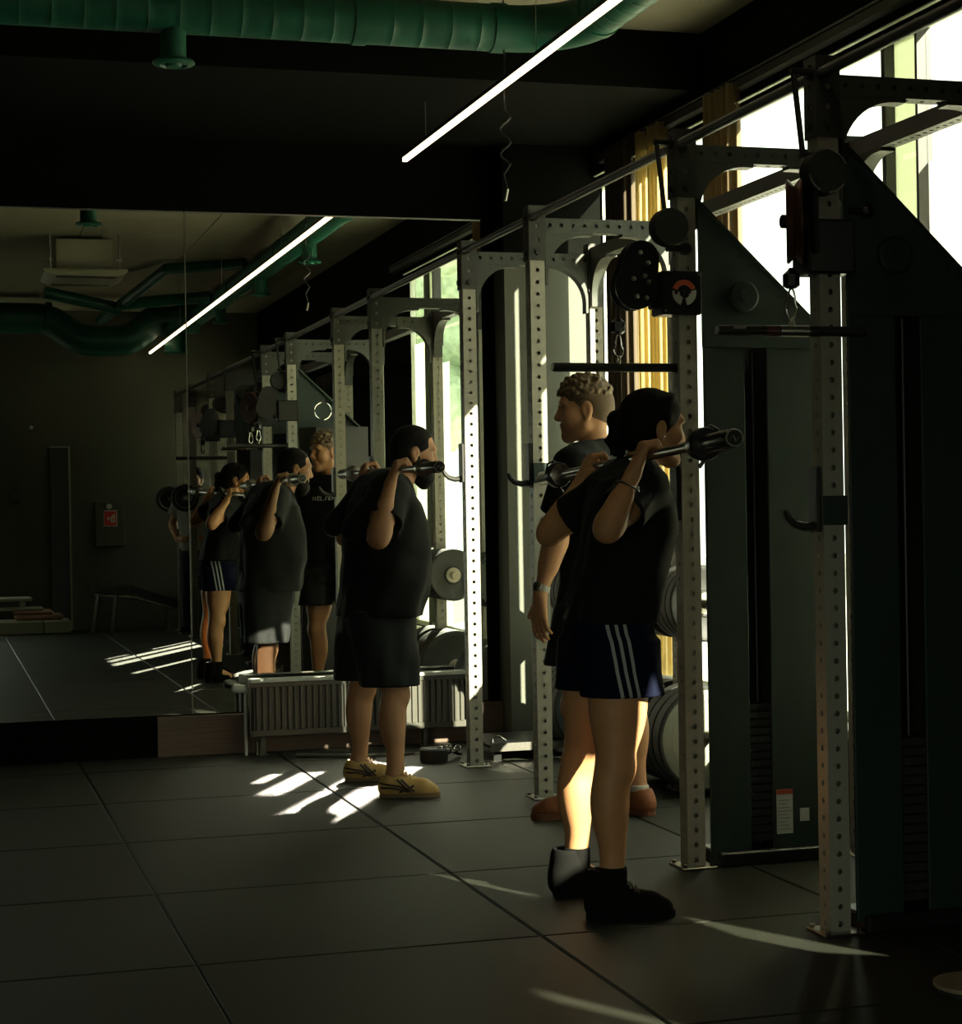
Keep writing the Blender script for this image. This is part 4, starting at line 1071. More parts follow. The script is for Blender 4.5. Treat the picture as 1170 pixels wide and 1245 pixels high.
def head(S, H, f, up, sc, jaw=1.0, nose=1.0):
    f = unit(f); up = unit(np.asarray(up)-f*(np.asarray(up)@f)); r = np.cross(f, up); R = (f, r, up)
    def P(a, b, c): return H+sc*(a*f+b*r+c*up)
    def E(c, rad, k=.02, op='add', RR=R): S.ell(P(*c), np.array(rad)*sc, RR, k*sc, op)
    def K(a, b, ra, rb, k=.015, op='add', flat=None): S.rc(P(*a), P(*b), ra*sc, rb*sc, k*sc, op, flat)
    E((-.012,0,.034), (.099,.076,.086)); E((.030,0,-.030), (.062,.060,.088), .03)
    E((-.045,0,-.005), (.068,.064,.068), .03)
    for q in (-1, 1): K((.0,q*.052*jaw,-.070), (.066,q*.014,-.108), .020, .021, .03)
    K((.070,-.010,-.108), (.070,.010,-.108), .021, .021, .02)
    K((.079,-.034,.022), (.079,.034,.022), .017, .017, .025)                  # brow
    for q in (-1, 1):
        E((.088,q*.033,-.004), (.018,.020,.014), .018, 'sub')                 # eye sockets
        E((.058,q*.043,-.032), (.030,.024,.026), .03)                         # cheeks
    K((.089,0,.012), (.110*nose,0,-.034), .0075, .0125, .014)                 # nose
    for q in (-1, 1): E((.096,q*.0125,-.040), (.012,.009,.009), .010)
    E((.090,0,-.036), (.022,.016,.012), .012)
    K((.086,-.017,-.066), (.086,.017,-.066), .0085, .0085, .008); K((.094,-.006,-.064), (.094,.006,-.064), .0065, .0065, .008)
    K((.084,-.015,-.080), (.084,.015,-.080), .0085, .0085, .008); K((.090,-.006,-.079), (.090,.006,-.079), .0065, .0065, .008)
    for q in (-1, 1):                                                         # ears
        er = (unit(f+.25*r*q*-1), unit(r+.35*f*-q*-1), up)
        E((-.012,q*.074,-.012), (.021,.0085,.034), .006, RR=R); E((-.010,q*.070,-.038), (.012,.010,.012), .008)
        E((-.006,q*.082,-.010), (.011,.006,.019), .006, 'sub')
    return P, R
def hand(S, wrist, d, n, thumb, sc=1.0, curl=(.3,.3,.25), spread=.05, thumb_curl=.3, lens=None, tdir=None):
    """palm from wrist along d, palm faces n, thumb on side 'thumb'; fingers curl toward n"""
    d = unit(d); n = unit(np.asarray(n)-d*(np.asarray(n)@d)); t = unit(np.asarray(thumb)-d*(np.asarray(thumb)@d)-n*(np.asarray(thumb)@n))
    off = (.027, .009, -.009, -.026); ml = (.088, .090, .085, .078); fl = ((.042,.025,.021),(.046,.029,.022),(.043,.027,.021),(.034,.020,.019))
    for i in range(4):
        a = wrist+t*off[i]*.45*sc; kn = wrist+d*ml[i]*sc+t*off[i]*sc-n*.004*sc
        S.rc(a, kn, .0125*sc, .0105*sc, .014*sc)
        p = kn; ang = 0; r0 = .0094*sc*(1 if i < 3 else .88)
        for j in range(3):
            ang += curl[j]; dd = d*math.cos(ang)+n*math.sin(ang)+t*spread*(1.5-i)
            q = p+unit(dd)*fl[i][j]*sc; S.rc(p, q, r0, r0*.93, .004*sc); p = q; r0 *= .93
    S.rc(wrist+d*.02*sc, wrist+d*.06*sc, .018*sc, .02*sc, .02*sc, flat=(n, 1.35))
    p = wrist+d*.022*sc+t*.018*sc+n*.006*sc; td = unit(d*.62+t*.70+n*.30) if tdir is None else unit(tdir)
    q = p+td*.042*sc; S.rc(p, q, .0145*sc, .0115*sc, .012*sc); ang = 0
    for L in (.032, .026):
        td = unit(td*math.cos(thumb_curl)+unit(n+d*.6)*math.sin(thumb_curl)); p = q; q = p+td*L*sc; S.rc(p, q, .0105*sc, .0092*sc, .004*sc)
def leg(S, hip, knee, ank, f, sc, thick=1.0):
    f = unit(f); up = np.array([0,0,1.])
    S.rc(hip, knee, .088*sc*thick, .056*sc*thick, .03); m = hip*.55+knee*.45
    S.ell(m+f*.022*sc, (.066*sc*thick,.062*sc*thick,.15*sc), None, .04)
    S.ell(m-f*.025*sc, (.058*sc*thick,.058*sc*thick,.14*sc), None, .04)
    S.ell(knee+f*.016*sc, (.040*sc,.043*sc,.048*sc), None, .03)
    S.rc(knee, ank, .050*sc*thick, .034*sc*thick, .025)
    c = knee*.70+ank*.30; S.ell(c-f*.026*sc, (.044*sc*thick,.050*sc*thick,.105*sc), None, .035)
    S.ell(c-f*.02*sc+np.array([0,0,-.03*sc]), (.036*sc*thick,.044*sc*thick,.12*sc), None, .03)
    lat = np.cross(f, up)
    for q in (-1,1): S.ell(ank+lat*q*.026*sc, (.014*sc,.010*sc,.014*sc), None, .012)
    S.rc(ank-f*.018*sc, ank-f*.03*sc+up*-.05*sc, .022*sc, .026*sc, .02)
    S.rc(ank-up*.02*sc, ank+f*.10*sc-up*.062*sc, .036*sc, .024*sc, .02)
def arm(S, sh, el, wr, sc, thick=1.0, bend=None):
    S.ell(sh, (.060*sc*thick,)*3, None, .035)
    S.rc(sh, el, .052*sc*thick, .041*sc*thick, .03)
    m = sh*.5+el*.5; S.ell(m, (.047*sc*thick,)*3, None, .04)
    S.rc(el, wr, .040*sc*thick, .0255*sc*(thick*.5+.5), .015)
    m = el*.68+wr*.32; d = unit(wr-el); S.rc(el*.85+wr*.15, el*.5+wr*.5, .045*sc*thick, .034*sc*thick, .03)
def shoe(parent, P, heel, toe, mats, sc, h=.07, style='low', smat='sole'):
    """one shoe standing on the floor from heel to toe"""
    heel = v3(*heel); toe = v3(*toe); heel[2] = toe[2] = 0; f = unit(toe-heel); L = np.linalg.norm(toe-heel); r = np.cross(f, v3(0,0,1)); up = v3(0,0,1)
    def Q(a, b, c): return heel+f*a*L+r*b*sc+up*c*sc
    ctr = (heel+toe)/2
    S = SDF(np.minimum(heel,toe)-.07, np.maximum(heel,toe)+np.array([.07,.07,.20]), .0042)
    S.rc(Q(.14,0,.045), Q(.36,0,.045), .038*sc, .036*sc, .03)
    S.rc(Q(.36,0,.042), Q(.74,0,.034), .040*sc, .040*sc, .03); S.rc(Q(.74,0,.032), Q(.87,.004,.028), .040*sc, .030*sc, .02)
    S.rc(Q(.13,0,.04), Q(.17,0,.085 if style == 'low' else .12), .034*sc, .034*sc, .03)
    S.rc(Q(.22,0,.07), Q(.34,0,.082 if style == 'low' else .10), .038*sc, .036*sc, .03); S.rc(Q(.34,0,.075), Q(.66,0,.046), .034*sc, .030*sc, .03)
    if style == 'high': S.rc(Q(.19,0,.08), Q(.23,0,.135), .044*sc, .047*sc, .03)
    top = Q(.26,0,.098 if style == 'low' else .155)
    S.plane(top, unit(up*.97-f*.10*(-1)) if style == 'low' else up); S.plane(v3(0,0,.012), v3(0,0,-1))
    S.rc(Q(.25,0,.075), Q(.25,0,.22), .036*sc, .040*sc, .004, 'sub')
    me = S.mesh('shoe', P, 2); o = part('shoe', me, mats[0], parent)
    # sole
    poly = []
    for (a, b) in ((0,.0),(.01,.024),(.08,.035),(.3,.036),(.5,.036),(.72,.047),(.86,.044),(.95,.030),(1.0,.006)): poly.append((a, b))
    pts = [(*(heel+f*a*L+r*b*sc)[:2],) for a, b in poly]+[(*(heel+f*a*L-r*b*sc)[:2],) for a, b in reversed(poly)]
    so_ = MB(); so_.prism(pts, 'z', .001, .022*sc); so2 = part('sole', so_, mats[1], o)
    # laces
    lc = MB()
    for i in range(5):
        a = .36+.06*i; z = .118-.0085*i*1.0 if style == 'low' else .132-.012*i
        lc.tube([Q(a,-.030,z-.012), Q(a+.02,0,z+.0), Q(a+.04,.030,z-.014)], .0032, 6); lc.tube([Q(a,.030,z-.012), Q(a+.02,0,z+.002), Q(a+.04,-.030,z-.014)], .0032, 6)
    if style == 'low':
        for q in (-1, 1): lc.torus(Q(.37,q*.016,.128), r*.5+up*.6+f*q*.3, .013, .0028, 16, 6)
    part('laces', lc, mats[2], o)
    if len(mats) > 3:
        from mathutils.bvhtree import BVHTree
        bvh = BVHTree.FromPolygons([v.co.copy() for v in me.vertices], [tuple(pp.vertices) for pp in me.polygons])
        for q in (-1, 1):
            g = MB()
            def W(a, z):
                o_ = Q(a, q*.12, z)-np.asarray(P); h_ = bvh.ray_cast(Vector(o_), Vector(-r*q))[0]
                return (np.array(h_) if h_ is not None else Q(a, q*.03, z)-np.asarray(P))+np.asarray(P)+r*q*.001
            def dense(pa): return [tuple(np.interp(t_, np.linspace(0,1,len(pa)), [c_[k_] for c_ in pa]) for k_ in (0,1)) for t_ in np.linspace(0,1,12)]
            for pa in (((.02,.066),(.18,.060),(.36,.052),(.50,.034)), ((.04,.046),(.2,.046),(.38,.038),(.48,.028)),
                       ((.30,.084),(.40,.058),(.52,.026)), ((.37,.084),(.46,.060),(.58,.028)),
                       ((.58,.056),(.46,.040),(.34,.026))):
                pa = dense(pa)
                g.tube([W(a, z) for a, z in pa], .0048, 6)
            part('side_stripe', g, mats[3], o)
    return o
def torso(S, p, f, r, sc, wid=1.0, belly=0.0, bust=0.0):
    up = v3(0,0,1); R = (f, r, up)
    S.ell(p['pelvis'], (.108*sc, .160*sc*wid, .120*sc), R, .04)
    for h in ('hipR','hipL'): S.ell(p[h]-f*.035*sc+up*.0, (.090*sc,.082*sc,.095*sc), R, .05)
    S.ell(p['waist'], (.098*sc+belly*.5, .138*sc*wid, .14*sc), R, .06)
    if belly: S.ell(p['waist']+f*(.045+belly*.4)-up*.03, (.105*sc, .13*sc*wid, .125*sc), R, .06)
    S.ell(p['chest'], (.112*sc+belly*.3, .158*sc*wid, .165*sc), R, .06)
    S.rc(p['shR'], p['shL'], .056*sc, .056*sc, .05)
    S.rc(p['shR']*.6+p['neck']*.4+up*.015, p['shL']*.6+p['neck']*.4+up*.015, .050*sc, .050*sc, .05)
    if bust:
        for q in (-1,1): S.ell(p['chest']+f*.078*sc+r*q*.065*sc-up*.0, (.058*sc*bust,.066*sc*bust,.062*sc*bust), R, .03)
    S.rc(p['neck']-up*.05, p['skull'], .058*sc, .053*sc, .035)

def person(name, label, lo, hi, p, f, hf, hup, hs, sc, skin, hands, group, wid=1.0, belly=0, bust=0, thick=1.0, armthick=1.0, jaw=1.0, foot_f=None, h=.0046):
    f = unit(f); r = np.cross(f, v3(0,0,1))
    p = {k: v3(*q) for k, q in p.items()}; base = v3(p['pelvis'][0], p['pelvis'][1], 0)
    S = SDF(lo, hi, h); p['skull'] = p['head']-unit(hf)*.03-v3(0,0,.055)
    torso(S, p, f, r, sc, wid, belly, bust)
    for s_ in 'RL':
        ff = foot_f[s_] if foot_f else f
        leg(S, p['hip'+s_], p['kn'+s_], p['an'+s_], ff, sc, thick); arm(S, p['sh'+s_], p['el'+s_], p['wr'+s_], sc, armthick)
        hd = hands[s_]; S.rc(p['wr'+s_], p['wr'+s_]+unit(hd['d'])*.03, .026*sc, .022*sc, .015, flat=(hd['n'], 1.2)); hand(S, p['wr'+s_]+unit(hd['d'])*.008, sc=sc*1.02, **hd)
    P, R = head(S, p['head'], hf, hup, hs, jaw)
    me = S.mesh('person', base, 1); me.materials.append(skin)
    o = bpy.data.objects.new(name, me); COL.objects.link(o); o.location = base; BASE[o.name] = Vector(base); tag(o, label, 'person')
    if group: o['group'] = group
    for q in (-1, 1):
        e = part('eye', MB().ball(P(.074,q*.032,-.004), .0125*hs, 14, 10), M['eye'], o)
        part('iris', MB().ball(P(.0815,q*.0325,-.004), .0062*hs, 12, 8), M['iris'], e)
        eb = MB().tube([P(.094,q*.014,.018), P(.092,q*.030,.026), P(.080,q*.048,.022)], [.004*hs,.0045*hs,.002*hs], 6); part('eyebrow', eb, M['hair_dark'], o)
    return o, S, P, R, p, f, r, base
def cloth(name, o, base, lo, hi, build, m, h=.0055, smooth=3, label=None):
    S = SDF(lo, hi, h); build(S); me = S.mesh(name, base, smooth); return part(name, me, m, o, label=label)
def tee(p, f, r, sc, rings, sl, el_t=.55, rad=(.078,.088), fold=.010, seed=1, flaps={}):
    def build(S):
        S.loft(rings, f, r, 0, fold=fold, seed=seed)
        for q in 'RL':
            a = p['sh'+q]; d = unit(p['el'+q]-a); b = a+(p['el'+q]-a)*el_t
            S.rc(a, b+d*.06, rad[0]*sc, rad[1]*sc, .035, cut=(b, d), inner=.010)
            for (c0, c1, rr) in flaps.get(q, ()): S.rc(v3(*c0), v3(*c1), rr, rr, .03)
        S.rc(p['shR']+v3(0,0,.006), p['shL']+v3(0,0,.006), .070*sc, .070*sc, .04)
        S.rc(p['shR']*.55+p['neck']*.45+v3(0,0,.018), p['shL']*.55+p['neck']*.45+v3(0,0,.018), .066*sc, .066*sc, .05)
        S.rc(p['neck']-v3(0,0,.05), p['neck']+v3(0,0,.012), .085*sc, .068*sc, .03)
        top = p['neck']+v3(0,0,.04); S.plane(top, unit(v3(0,0,1)+.30*f), top-.12, top+.12)
    return build
def shorts(p, f, r, wr, legs, fold=.006, seed=2):
    """wr: rings of the seat; legs: {'R': rings, 'L': rings}"""
    def build(S):
        S.loft(wr, f, r, 0, fold=fold, seed=seed)
        for q in 'RL': S.loft(legs[q], f, r, .03, fold=fold, seed=seed+ord(q))
    return build

# ---------------------------------- the woman under the near barbell
wf = unit(v3(.995,-.085,0)); wr_ = np.cross(wf, v3(0,0,1))
WA, WB = v3(*WB_A), v3(*WB_B); wd = unit(WB-WA)
def wbar(y): return WA+(WB-WA)*((y-WA[1])/(WB[1]-WA[1]))
gR, gL = wbar(5.17), wbar(5.80)
W = dict(pelvis=(2.02,5.48,.845), waist=(2.05,5.48,1.02), chest=(2.092,5.475,1.19), neck=(2.115,5.465,1.355), head=(2.178,5.46,1.502),
  shR=(2.07,5.295,1.312), shL=(2.09,5.65,1.300), elR=(1.905,5.165,1.185), elL=(1.935,5.80,1.165),
  wrR=tuple(gR+v3(-.050,.0,-.052)), wrL=tuple(gL+v3(-.050,.0,-.052)),
  hipR=(2.02,5.385,.815), hipL=(2.02,5.575,.815), knR=(1.985,5.345,.460), knL=(1.985,5.655,.450), anR=(1.962,5.330,.105), anL=(1.972,5.690,.105))
grip = dict(d=(.42,0,.90), n=(.95,0,-.42), curl=(.95,1.25,.8), spread=.02, thumb_curl=.5)
skinW = skin_mat('warm_skin', (.62,.31,.14), marks=[((-.045,-.34,1.222), .020, .35, 60), ((-.06,-.175,.135), .012, .45, 80)])
wo, S_, WP, WR, p, f, r, base = person('person', 'woman with dark tied hair in black tee and striped navy shorts holding the near barbell',
  (1.72,5.02,-.01), (2.45,6.0,1.68), W, wf, unit(v3(.985,.10,-.06)), v3(.02,0,1), .93, .95, skinW,
  dict(R=dict(thumb=(0,1,0), **grip), L=dict(thumb=(0,-1,0), **grip)), None, wid=1.0, bust=1.0, thick=1.10, armthick=.98, jaw=.92)
hl, hh = v3(1.98,5.3,1.3), v3(2.36,5.62,1.7)
def hair_w(S):
    s = .95
    S.ell(WP(-.022,0,.036), np.array((.106,.086,.094))*s, WR, .01); S.ell(WP(-.056,0,-.016), np.array((.076,.078,.078))*s, WR, .03)
    S.ell(WP(.032,0,.066), np.array((.052,.066,.046))*s, WR, .02)
    for q in (-1,1): S.rc(WP(.010,q*.068,.03), WP(.0,q*.070,.002), .016*s, .010*s, .012)
    for i in range(16):                                      # combed strands running to the tie
        a = -1.25+2.5*i/15; S.rc(WP(.05*math.cos(a)-.0,.075*math.sin(a),.085+.02*math.cos(a)), WP(-.115,.02*math.sin(a),.01), .012*s, .010*s, .010)
    S.ell(WP(.112,0,-.012), np.array((.062,.085,.080))*s, WR, .01, 'sub')
    for q in (-1,1): S.ell(WP(-.010,q*.084,-.016), np.array((.024,.018,.036))*s, WR, .008, 'sub')
cloth('hair', wo, base, hl, hh, hair_w, M['hair_dark'], .004, 2)
def pony(S):
    s = .95; S.ell(WP(-.142,.0,.012), np.array((.034,.036,.036))*s, WR, .01)
    rn = random.Random(3)
    for i in range(12):
        a = WP(-.146+rn.uniform(-.01,.01), rn.uniform(-.02,.02), .0); b = WP(-.150+rn.uniform(-.02,.022), rn.uniform(-.024,.024), -.055); c = WP(-.140+rn.uniform(-.03,.03), rn.uniform(-.025,.025), -.095-rn.uniform(0,.02))
        S.rc(a, b, .011, .009, .012); S.rc(b, c, .009, .004, .006)
pt = cloth('ponytail', wo, base, v3(1.92,5.36,1.34), v3(2.12,5.58,1.6), pony, M['hair_dark'], .004, 1)
part('hair_tie', MB().torus(WP(-.120,0,.010), WR[0], .020, .007, 18, 8), M['black'], pt)
RW = [(1.33,2.095,5.47,.095,.20),(1.27,2.10,5.475,.128,.215),(1.19,2.098,5.475,.142,.208),(1.08,2.075,5.478,.138,.190),(.98,2.045,5.48,.135,.182),(.92,2.035,5.48,.140,.190),(.895,2.03,5.48,.142,.193)]
cloth('tee_shirt', wo, base, (1.75,5.1,.85), (2.4,5.95,1.5), tee(p, wf, wr_, .95, RW, None, .62, (.074,.086), .010, 1), M['tee'])
STRIPE_U0 = .055
M['navy'] = shorts_stripes()
def legR(kx, ky, hx, hy, z0, z1, a, b): return [(z1,hx,hy,a*.98,b*.95),((z0+z1)/2,(hx+kx)/2,(hy+ky)/2,a,b),(z0,kx,ky,a,b)]
SH = dict(R=[(.84,2.02,5.39,.128,.095),(.74,2.018,5.378,.128,.100),(.672,2.022,5.368,.130,.102)], L=[(.84,2.02,5.57,.128,.095),(.74,2.016,5.585,.128,.100),(.675,2.018,5.595,.130,.102)])
cloth('shorts', wo, base, (1.8,5.2,.62), (2.25,5.78,.98), shorts(p, wf, wr_, [(.955,2.04,5.48,.112,.165),(.90,2.025,5.48,.130,.178),(.83,2.015,5.48,.140,.186),(.78,2.015,5.48,.135,.186)], SH, .004), M['navy'], .005)
for (hl_, to, s_) in (((1.88,5.335),(2.15,5.285),'R'),((1.895,5.70),(2.10,5.655),'L')):
    an = p['an'+s_]
    sk = cloth('sock', wo, base, an-v3(.09,.09,.10), an+v3(.09,.09,.12), lambda S, an=an: (S.rc(an-v3(0,0,.03), an+v3(.002,0,.042), .047, .046, .0), S.plane(an+v3(0,0,.052), v3(0,0,1))), M['sock_black'], .0045, 1)
    shoe(wo, base, (*hl_,0), (*to,0), [M['blackshoe'], M['blackshoe'], M['rubber']], 1.0, style='high')
bp = p['wrR']*.80+p['elR']*.20; bd = unit(p['elR']-p['wrR'])
part('bracelet', MB().torus(bp+v3(0,0,-.006), bd, .034, .0035, 28, 8).ball(bp+v3(.02,-.028,-.01), .006, 8, 6), M['steel'], wo, label='thin silvery bracelet')
part('ear_stud', MB().ball(WP(-.004,.083,-.036), .004, 8, 6), M['chrome'], wo)

# ---------------------------------- the bearded man
mf = v3(1,0,0); mr = v3(0,-1,0); MA, MB2 = v3(*MB_A), v3(*MB_B)
def mbar(y): return MA+(MB2-MA)*((y-MA[1])/(MB2[1]-MA[1]))
gR, gL = mbar(7.90), mbar(8.55)
D_ = dict(pelvis=(1.915,8.22,.80), waist=(1.94,8.22,.99), chest=(1.955,8.22,1.19), neck=(2.02,8.22,1.375), head=(2.105,8.22,1.515),
  shR=(1.93,8.015,1.335), shL=(1.94,8.425,1.335), elR=(1.850,7.885,1.130), elL=(1.85,8.54,1.13), wrR=tuple(gR+v3(-.046,0,-.060)), wrL=tuple(gL+v3(-.046,0,-.060)),
  hipR=(1.915,8.115,.775), hipL=(1.915,8.325,.775), knR=(1.945,8.005,.440), knL=(1.885,8.40,.440), anR=(1.912,7.905,.100), anL=(1.872,8.435,.100))
grip2 = dict(d=(.36,0,.93), n=(.95,0,-.36), curl=(.95,1.25,.8), spread=.02, thumb_curl=.5)
skinM = skin_mat('brown_skin', (.46,.23,.115))
mo, S_, MP, MR, p, f, r, base = person('person', 'bearded man in oversized black tee, black shorts and yellow shoes under the far barbell',
  (1.60,7.72,-.01), (2.40,8.74,1.72), D_, mf, unit(v3(.985,-.04,-.15)), v3(.15,0,1), .97, 1.0, skinM,
  dict(R=dict(thumb=(0,1,0), **grip2), L=dict(thumb=(0,-1,0), **grip2)), None, wid=1.12, belly=.06, thick=1.05, armthick=1.12, jaw=1.1, foot_f=dict(R=unit(v3(.95,-.3,0)), L=unit(v3(.95,-.25,0))))
def hair_m(S):
    s = .97
    S.ell(MP(-.016,0,.035), np.array((.104,.081,.092))*s, MR, .01); S.ell(MP(-.050,0,-.012), np.array((.070,.070,.072))*s, MR, .03)
    S.ell(MP(.125,0,.020), np.array((.080,.090,.085))*s, MR, .012, 'sub'); S.ell(MP(.05,0,-.075), np.array((.075,.10,.085))*s, MR, .012, 'sub')
    for q in (-1,1):
        S.ell(MP(-.012,q*.086,-.014), np.array((.026,.018,.040))*s, MR, .008, 'sub'); S.ell(MP(.085,q*.06,.060), np.array((.035,.03,.04))*s, MR, .01, 'sub')
cloth('hair', mo, base, MP(0,0,0)-.17, MP(0,0,0)+.2, hair_m, M['hair_dark'], .004, 2)
def beard(S):
    s = .97
    for q in (-1,1):
        S.rc(MP(.008,q*.062,-.030), MP(.004,q*.060,-.072), .012, .020, .01); S.rc(MP(.004,q*.058,-.074), MP(.068,q*.018,-.116), .022, .028, .02)
        S.rc(MP(.083,q*.004,-.052), MP(.078,q*.030,-.072), .010, .009, .008); S.rc(MP(.078,q*.030,-.072), MP(.068,q*.026,-.10), .010, .014, .01)
    S.rc(MP(.074,0,-.112), MP(.066,0,-.140), .034, .026, .02); S.rc(MP(.03,0,-.110), MP(.06,0,-.128), .034, .034, .02)
cloth('beard', mo, base, MP(0,0,-.08)-.16, MP(0,0,-.08)+.16, beard, M['hair_dark'], .004, 2)
RM = [(1.36,1.955,8.22,.10,.22),(1.28,1.958,8.22,.158,.245),(1.18,1.960,8.22,.182,.250),(1.06,1.962,8.22,.195,.245),(.96,1.960,8.22,.198,.245),(.86,1.945,8.22,.192,.245),(.775,1.93,8.22,.188,.248)]
cloth('tee_shirt', mo, base, (1.6,7.72,.74), (2.32,8.74,1.5), tee(p, mf, mr, 1.0, RM, None, .66, (.084,.098), .014, 4, flaps={'R': [((1.87,8.0,1.29),(1.775,7.985,1.185),.052),((1.83,8.05,1.26),(1.76,8.03,1.17),.045)], 'L': [((1.87,8.44,1.29),(1.775,8.455,1.185),.052)]}), M['tee'])
SM = dict(R=[(.80,1.91,8.12,.150,.12),(.60,1.922,8.05,.140,.115),(.475,1.925,8.025,.134,.110)], L=[(.80,1.91,8.32,.150,.12),(.60,1.893,8.37,.140,.115),(.475,1.885,8.395,.134,.110)])
cloth('shorts', mo, base, (1.68,7.85,.44), (2.16,8.58,.95), shorts(p, mf, mr, [(.90,1.92,8.22,.160,.20),(.80,1.915,8.22,.165,.215),(.70,1.912,8.22,.160,.215)], SM, .007), M['shorts'], .0055)
shoe(mo, base, (1.845,7.925,0), (2.10,7.845,0), [M['yellow'], M['sole'], M['yellow'], M['stripe']], .98)
shoe(mo, base, (1.805,8.455,0), (2.05,8.385,0), [M['yellow'], M['sole'], M['yellow'], M['stripe']], .98)

# ---------------------------------- the curly haired coach
cf = unit(v3(-.62,.78,0)); cr = np.cross(cf, v3(0,0,1))
K_ = dict(pelvis=(2.58,7.075,.87), waist=(2.58,7.075,1.06), chest=(2.575,7.08,1.28), neck=(2.575,7.08,1.475), head=(2.528,7.095,1.652),
  shL=(2.435,6.975,1.410), shR=(2.735,7.205,1.410), elL=(2.345,6.925,1.140), elR=(2.845,7.26,1.13), wrL=(2.268,6.915,.915), wrR=(2.80,7.36,.90),
  hipL=(2.50,7.01,.83), hipR=(2.66,7.14,.83), knL=(2.455,7.045,.455), knR=(2.712,7.13,.455), anL=(2.455,7.075,.10), anR=(2.728,7.075,.10))
skinC = skin_mat('fair_skin', (.54,.27,.135))
hang = dict(curl=(.25,.35,.3), spread=.05, thumb_curl=.15)
co_, S_, CP, CR, p, f, r, base = person('person', 'curly haired coach in black tee and shorts standing behind the woman, facing left, pale watch',
  (2.1,6.72,-.01), (3.02,7.52,1.86), K_, cf, unit(v3(-.935,.35,-.03)), v3(0,0,1), 1.02, 1.02, skinC,
  dict(L=dict(d=(-.02,.02,-1), n=(.75,.5,0), thumb=tuple(cf), **hang), R=dict(d=(-.05,.1,-1), n=(-.8,-.5,0), thumb=tuple(cf), **hang)), None, wid=1.05, thick=1.0, armthick=1.05,
  foot_f=dict(L=unit(v3(-.95,.25,0)), R=unit(v3(-.55,.83,0))))
def hair_c(S):
    s = 1.02; rn = random.Random(5)
    S.ell(CP(-.012,0,.040), np.array((.103,.080,.088))*s, CR, .01)
    for i in range(230):
        a = rn.uniform(0,6.283); b = math.acos(rn.uniform(.15,1)); c = (-.005+.100*math.sin(b)*math.cos(a), .078*math.sin(b)*math.sin(a), .048+.080*math.cos(b))
        S.rc(CP(*c), CP(c[0]+rn.uniform(-.012,.012), c[1]+rn.uniform(-.012,.012), c[2]+rn.uniform(-.008,.012)), .012*s, .009*s, .005)
    S.ell(CP(.122,0,-.020), np.array((.060,.085,.070))*s, CR, .008, 'sub')
    S.plane(CP(0,0,.030), -np.array(CR[2])*1.0+np.array(CR[0])*-.10)
cloth('curls', co_, base, CP(0,0,0)-.18, CP(0,0,0)+.22, hair_c, M['hair_curly'], .0036, 1, label='loose sandy curls on top')
def fade(S):
    s = 1.02; S.ell(CP(-.015,0,.030), np.array((.1015,.0785,.086))*s, CR, .01); S.ell(CP(-.047,0,-.010), np.array((.0705,.0665,.0715))*s, CR, .03)
    S.ell(CP(.085,0,-.05), np.array((.085,.09,.10))*s, CR, .01, 'sub')
    S.ell(CP(.118,0,.02), np.array((.070,.095,.085))*s, CR, .01, 'sub')
    for q in (-1,1): S.ell(CP(-.012,q*.084,-.014), np.array((.027,.016,.042))*s, CR, .006, 'sub')
cloth('faded_sides', co_, base, CP(0,0,0)-.17, CP(0,0,0)+.18, fade, M['hair_fade'], .004, 2)
RC = [(1.44,2.575,7.085,.10,.19),(1.36,2.575,7.085,.130,.215),(1.26,2.575,7.08,.145,.215),(1.12,2.58,7.078,.140,.200),(.98,2.58,7.075,.138,.195),(.84,2.58,7.075,.146,.205)]
cloth('tee_shirt', co_, base, (2.15,6.72,.8), (3.0,7.5,1.6), tee(p, cf, cr, 1.02, RC, None, .68, (.078,.092), .011, 7), M['tee'])
SC = dict(L=[(.86,2.50,7.02,.135,.105),(.72,2.475,7.03,.135,.108),(.62,2.462,7.035,.135,.108)], R=[(.86,2.66,7.14,.135,.105),(.72,2.68,7.135,.135,.108),(.62,2.70,7.135,.135,.108)])
cloth('shorts', co_, base, (2.28,6.82,.58), (2.92,7.36,1.0), shorts(p, cf, cr, [(.95,2.58,7.075,.130,.175),(.86,2.58,7.075,.145,.195),(.78,2.58,7.075,.140,.198)], SC, .006, 9), M['shorts'], .0055)
for (hl_, to, s_) in (((2.535,7.065),(2.285,7.135),'L'),((2.765,7.02),(2.625,7.24),'R')):
    an = p['an'+s_]
    cloth('sock', co_, base, an-v3(.09,.09,.08), an+v3(.09,.09,.10), lambda S, an=an: (S.rc(an-v3(0,0,.03), an+v3(0,0,.02), .044, .041, .0), S.plane(an+v3(0,0,.022), v3(0,0,1))), M['sock_white'], .0045, 1)
    shoe(co_, base, (*hl_,0), (*to,0), [M['brownshoe'], M['brownsole'], M['brownshoe']], 1.06)
wp = p['wrL']*.90+p['elL']*.10; wdir = unit(p['elL']-p['wrL'])
wt = part('watch_band', MB().lathe(wp-wdir*.012, wdir, [(0,.0285),(0,.032),(.024,.033),(.024,.0295)], 26), M['watch'], co_)
q_ = unit(np.cross(wdir, cf)); q_ = q_ if q_[1] < 0 else -q_
part('watch_case', MB().lathe(wp+q_*.030, q_, [(0,.018),(.008,.019),(.011,.014)], 18), M['steel'], wt)
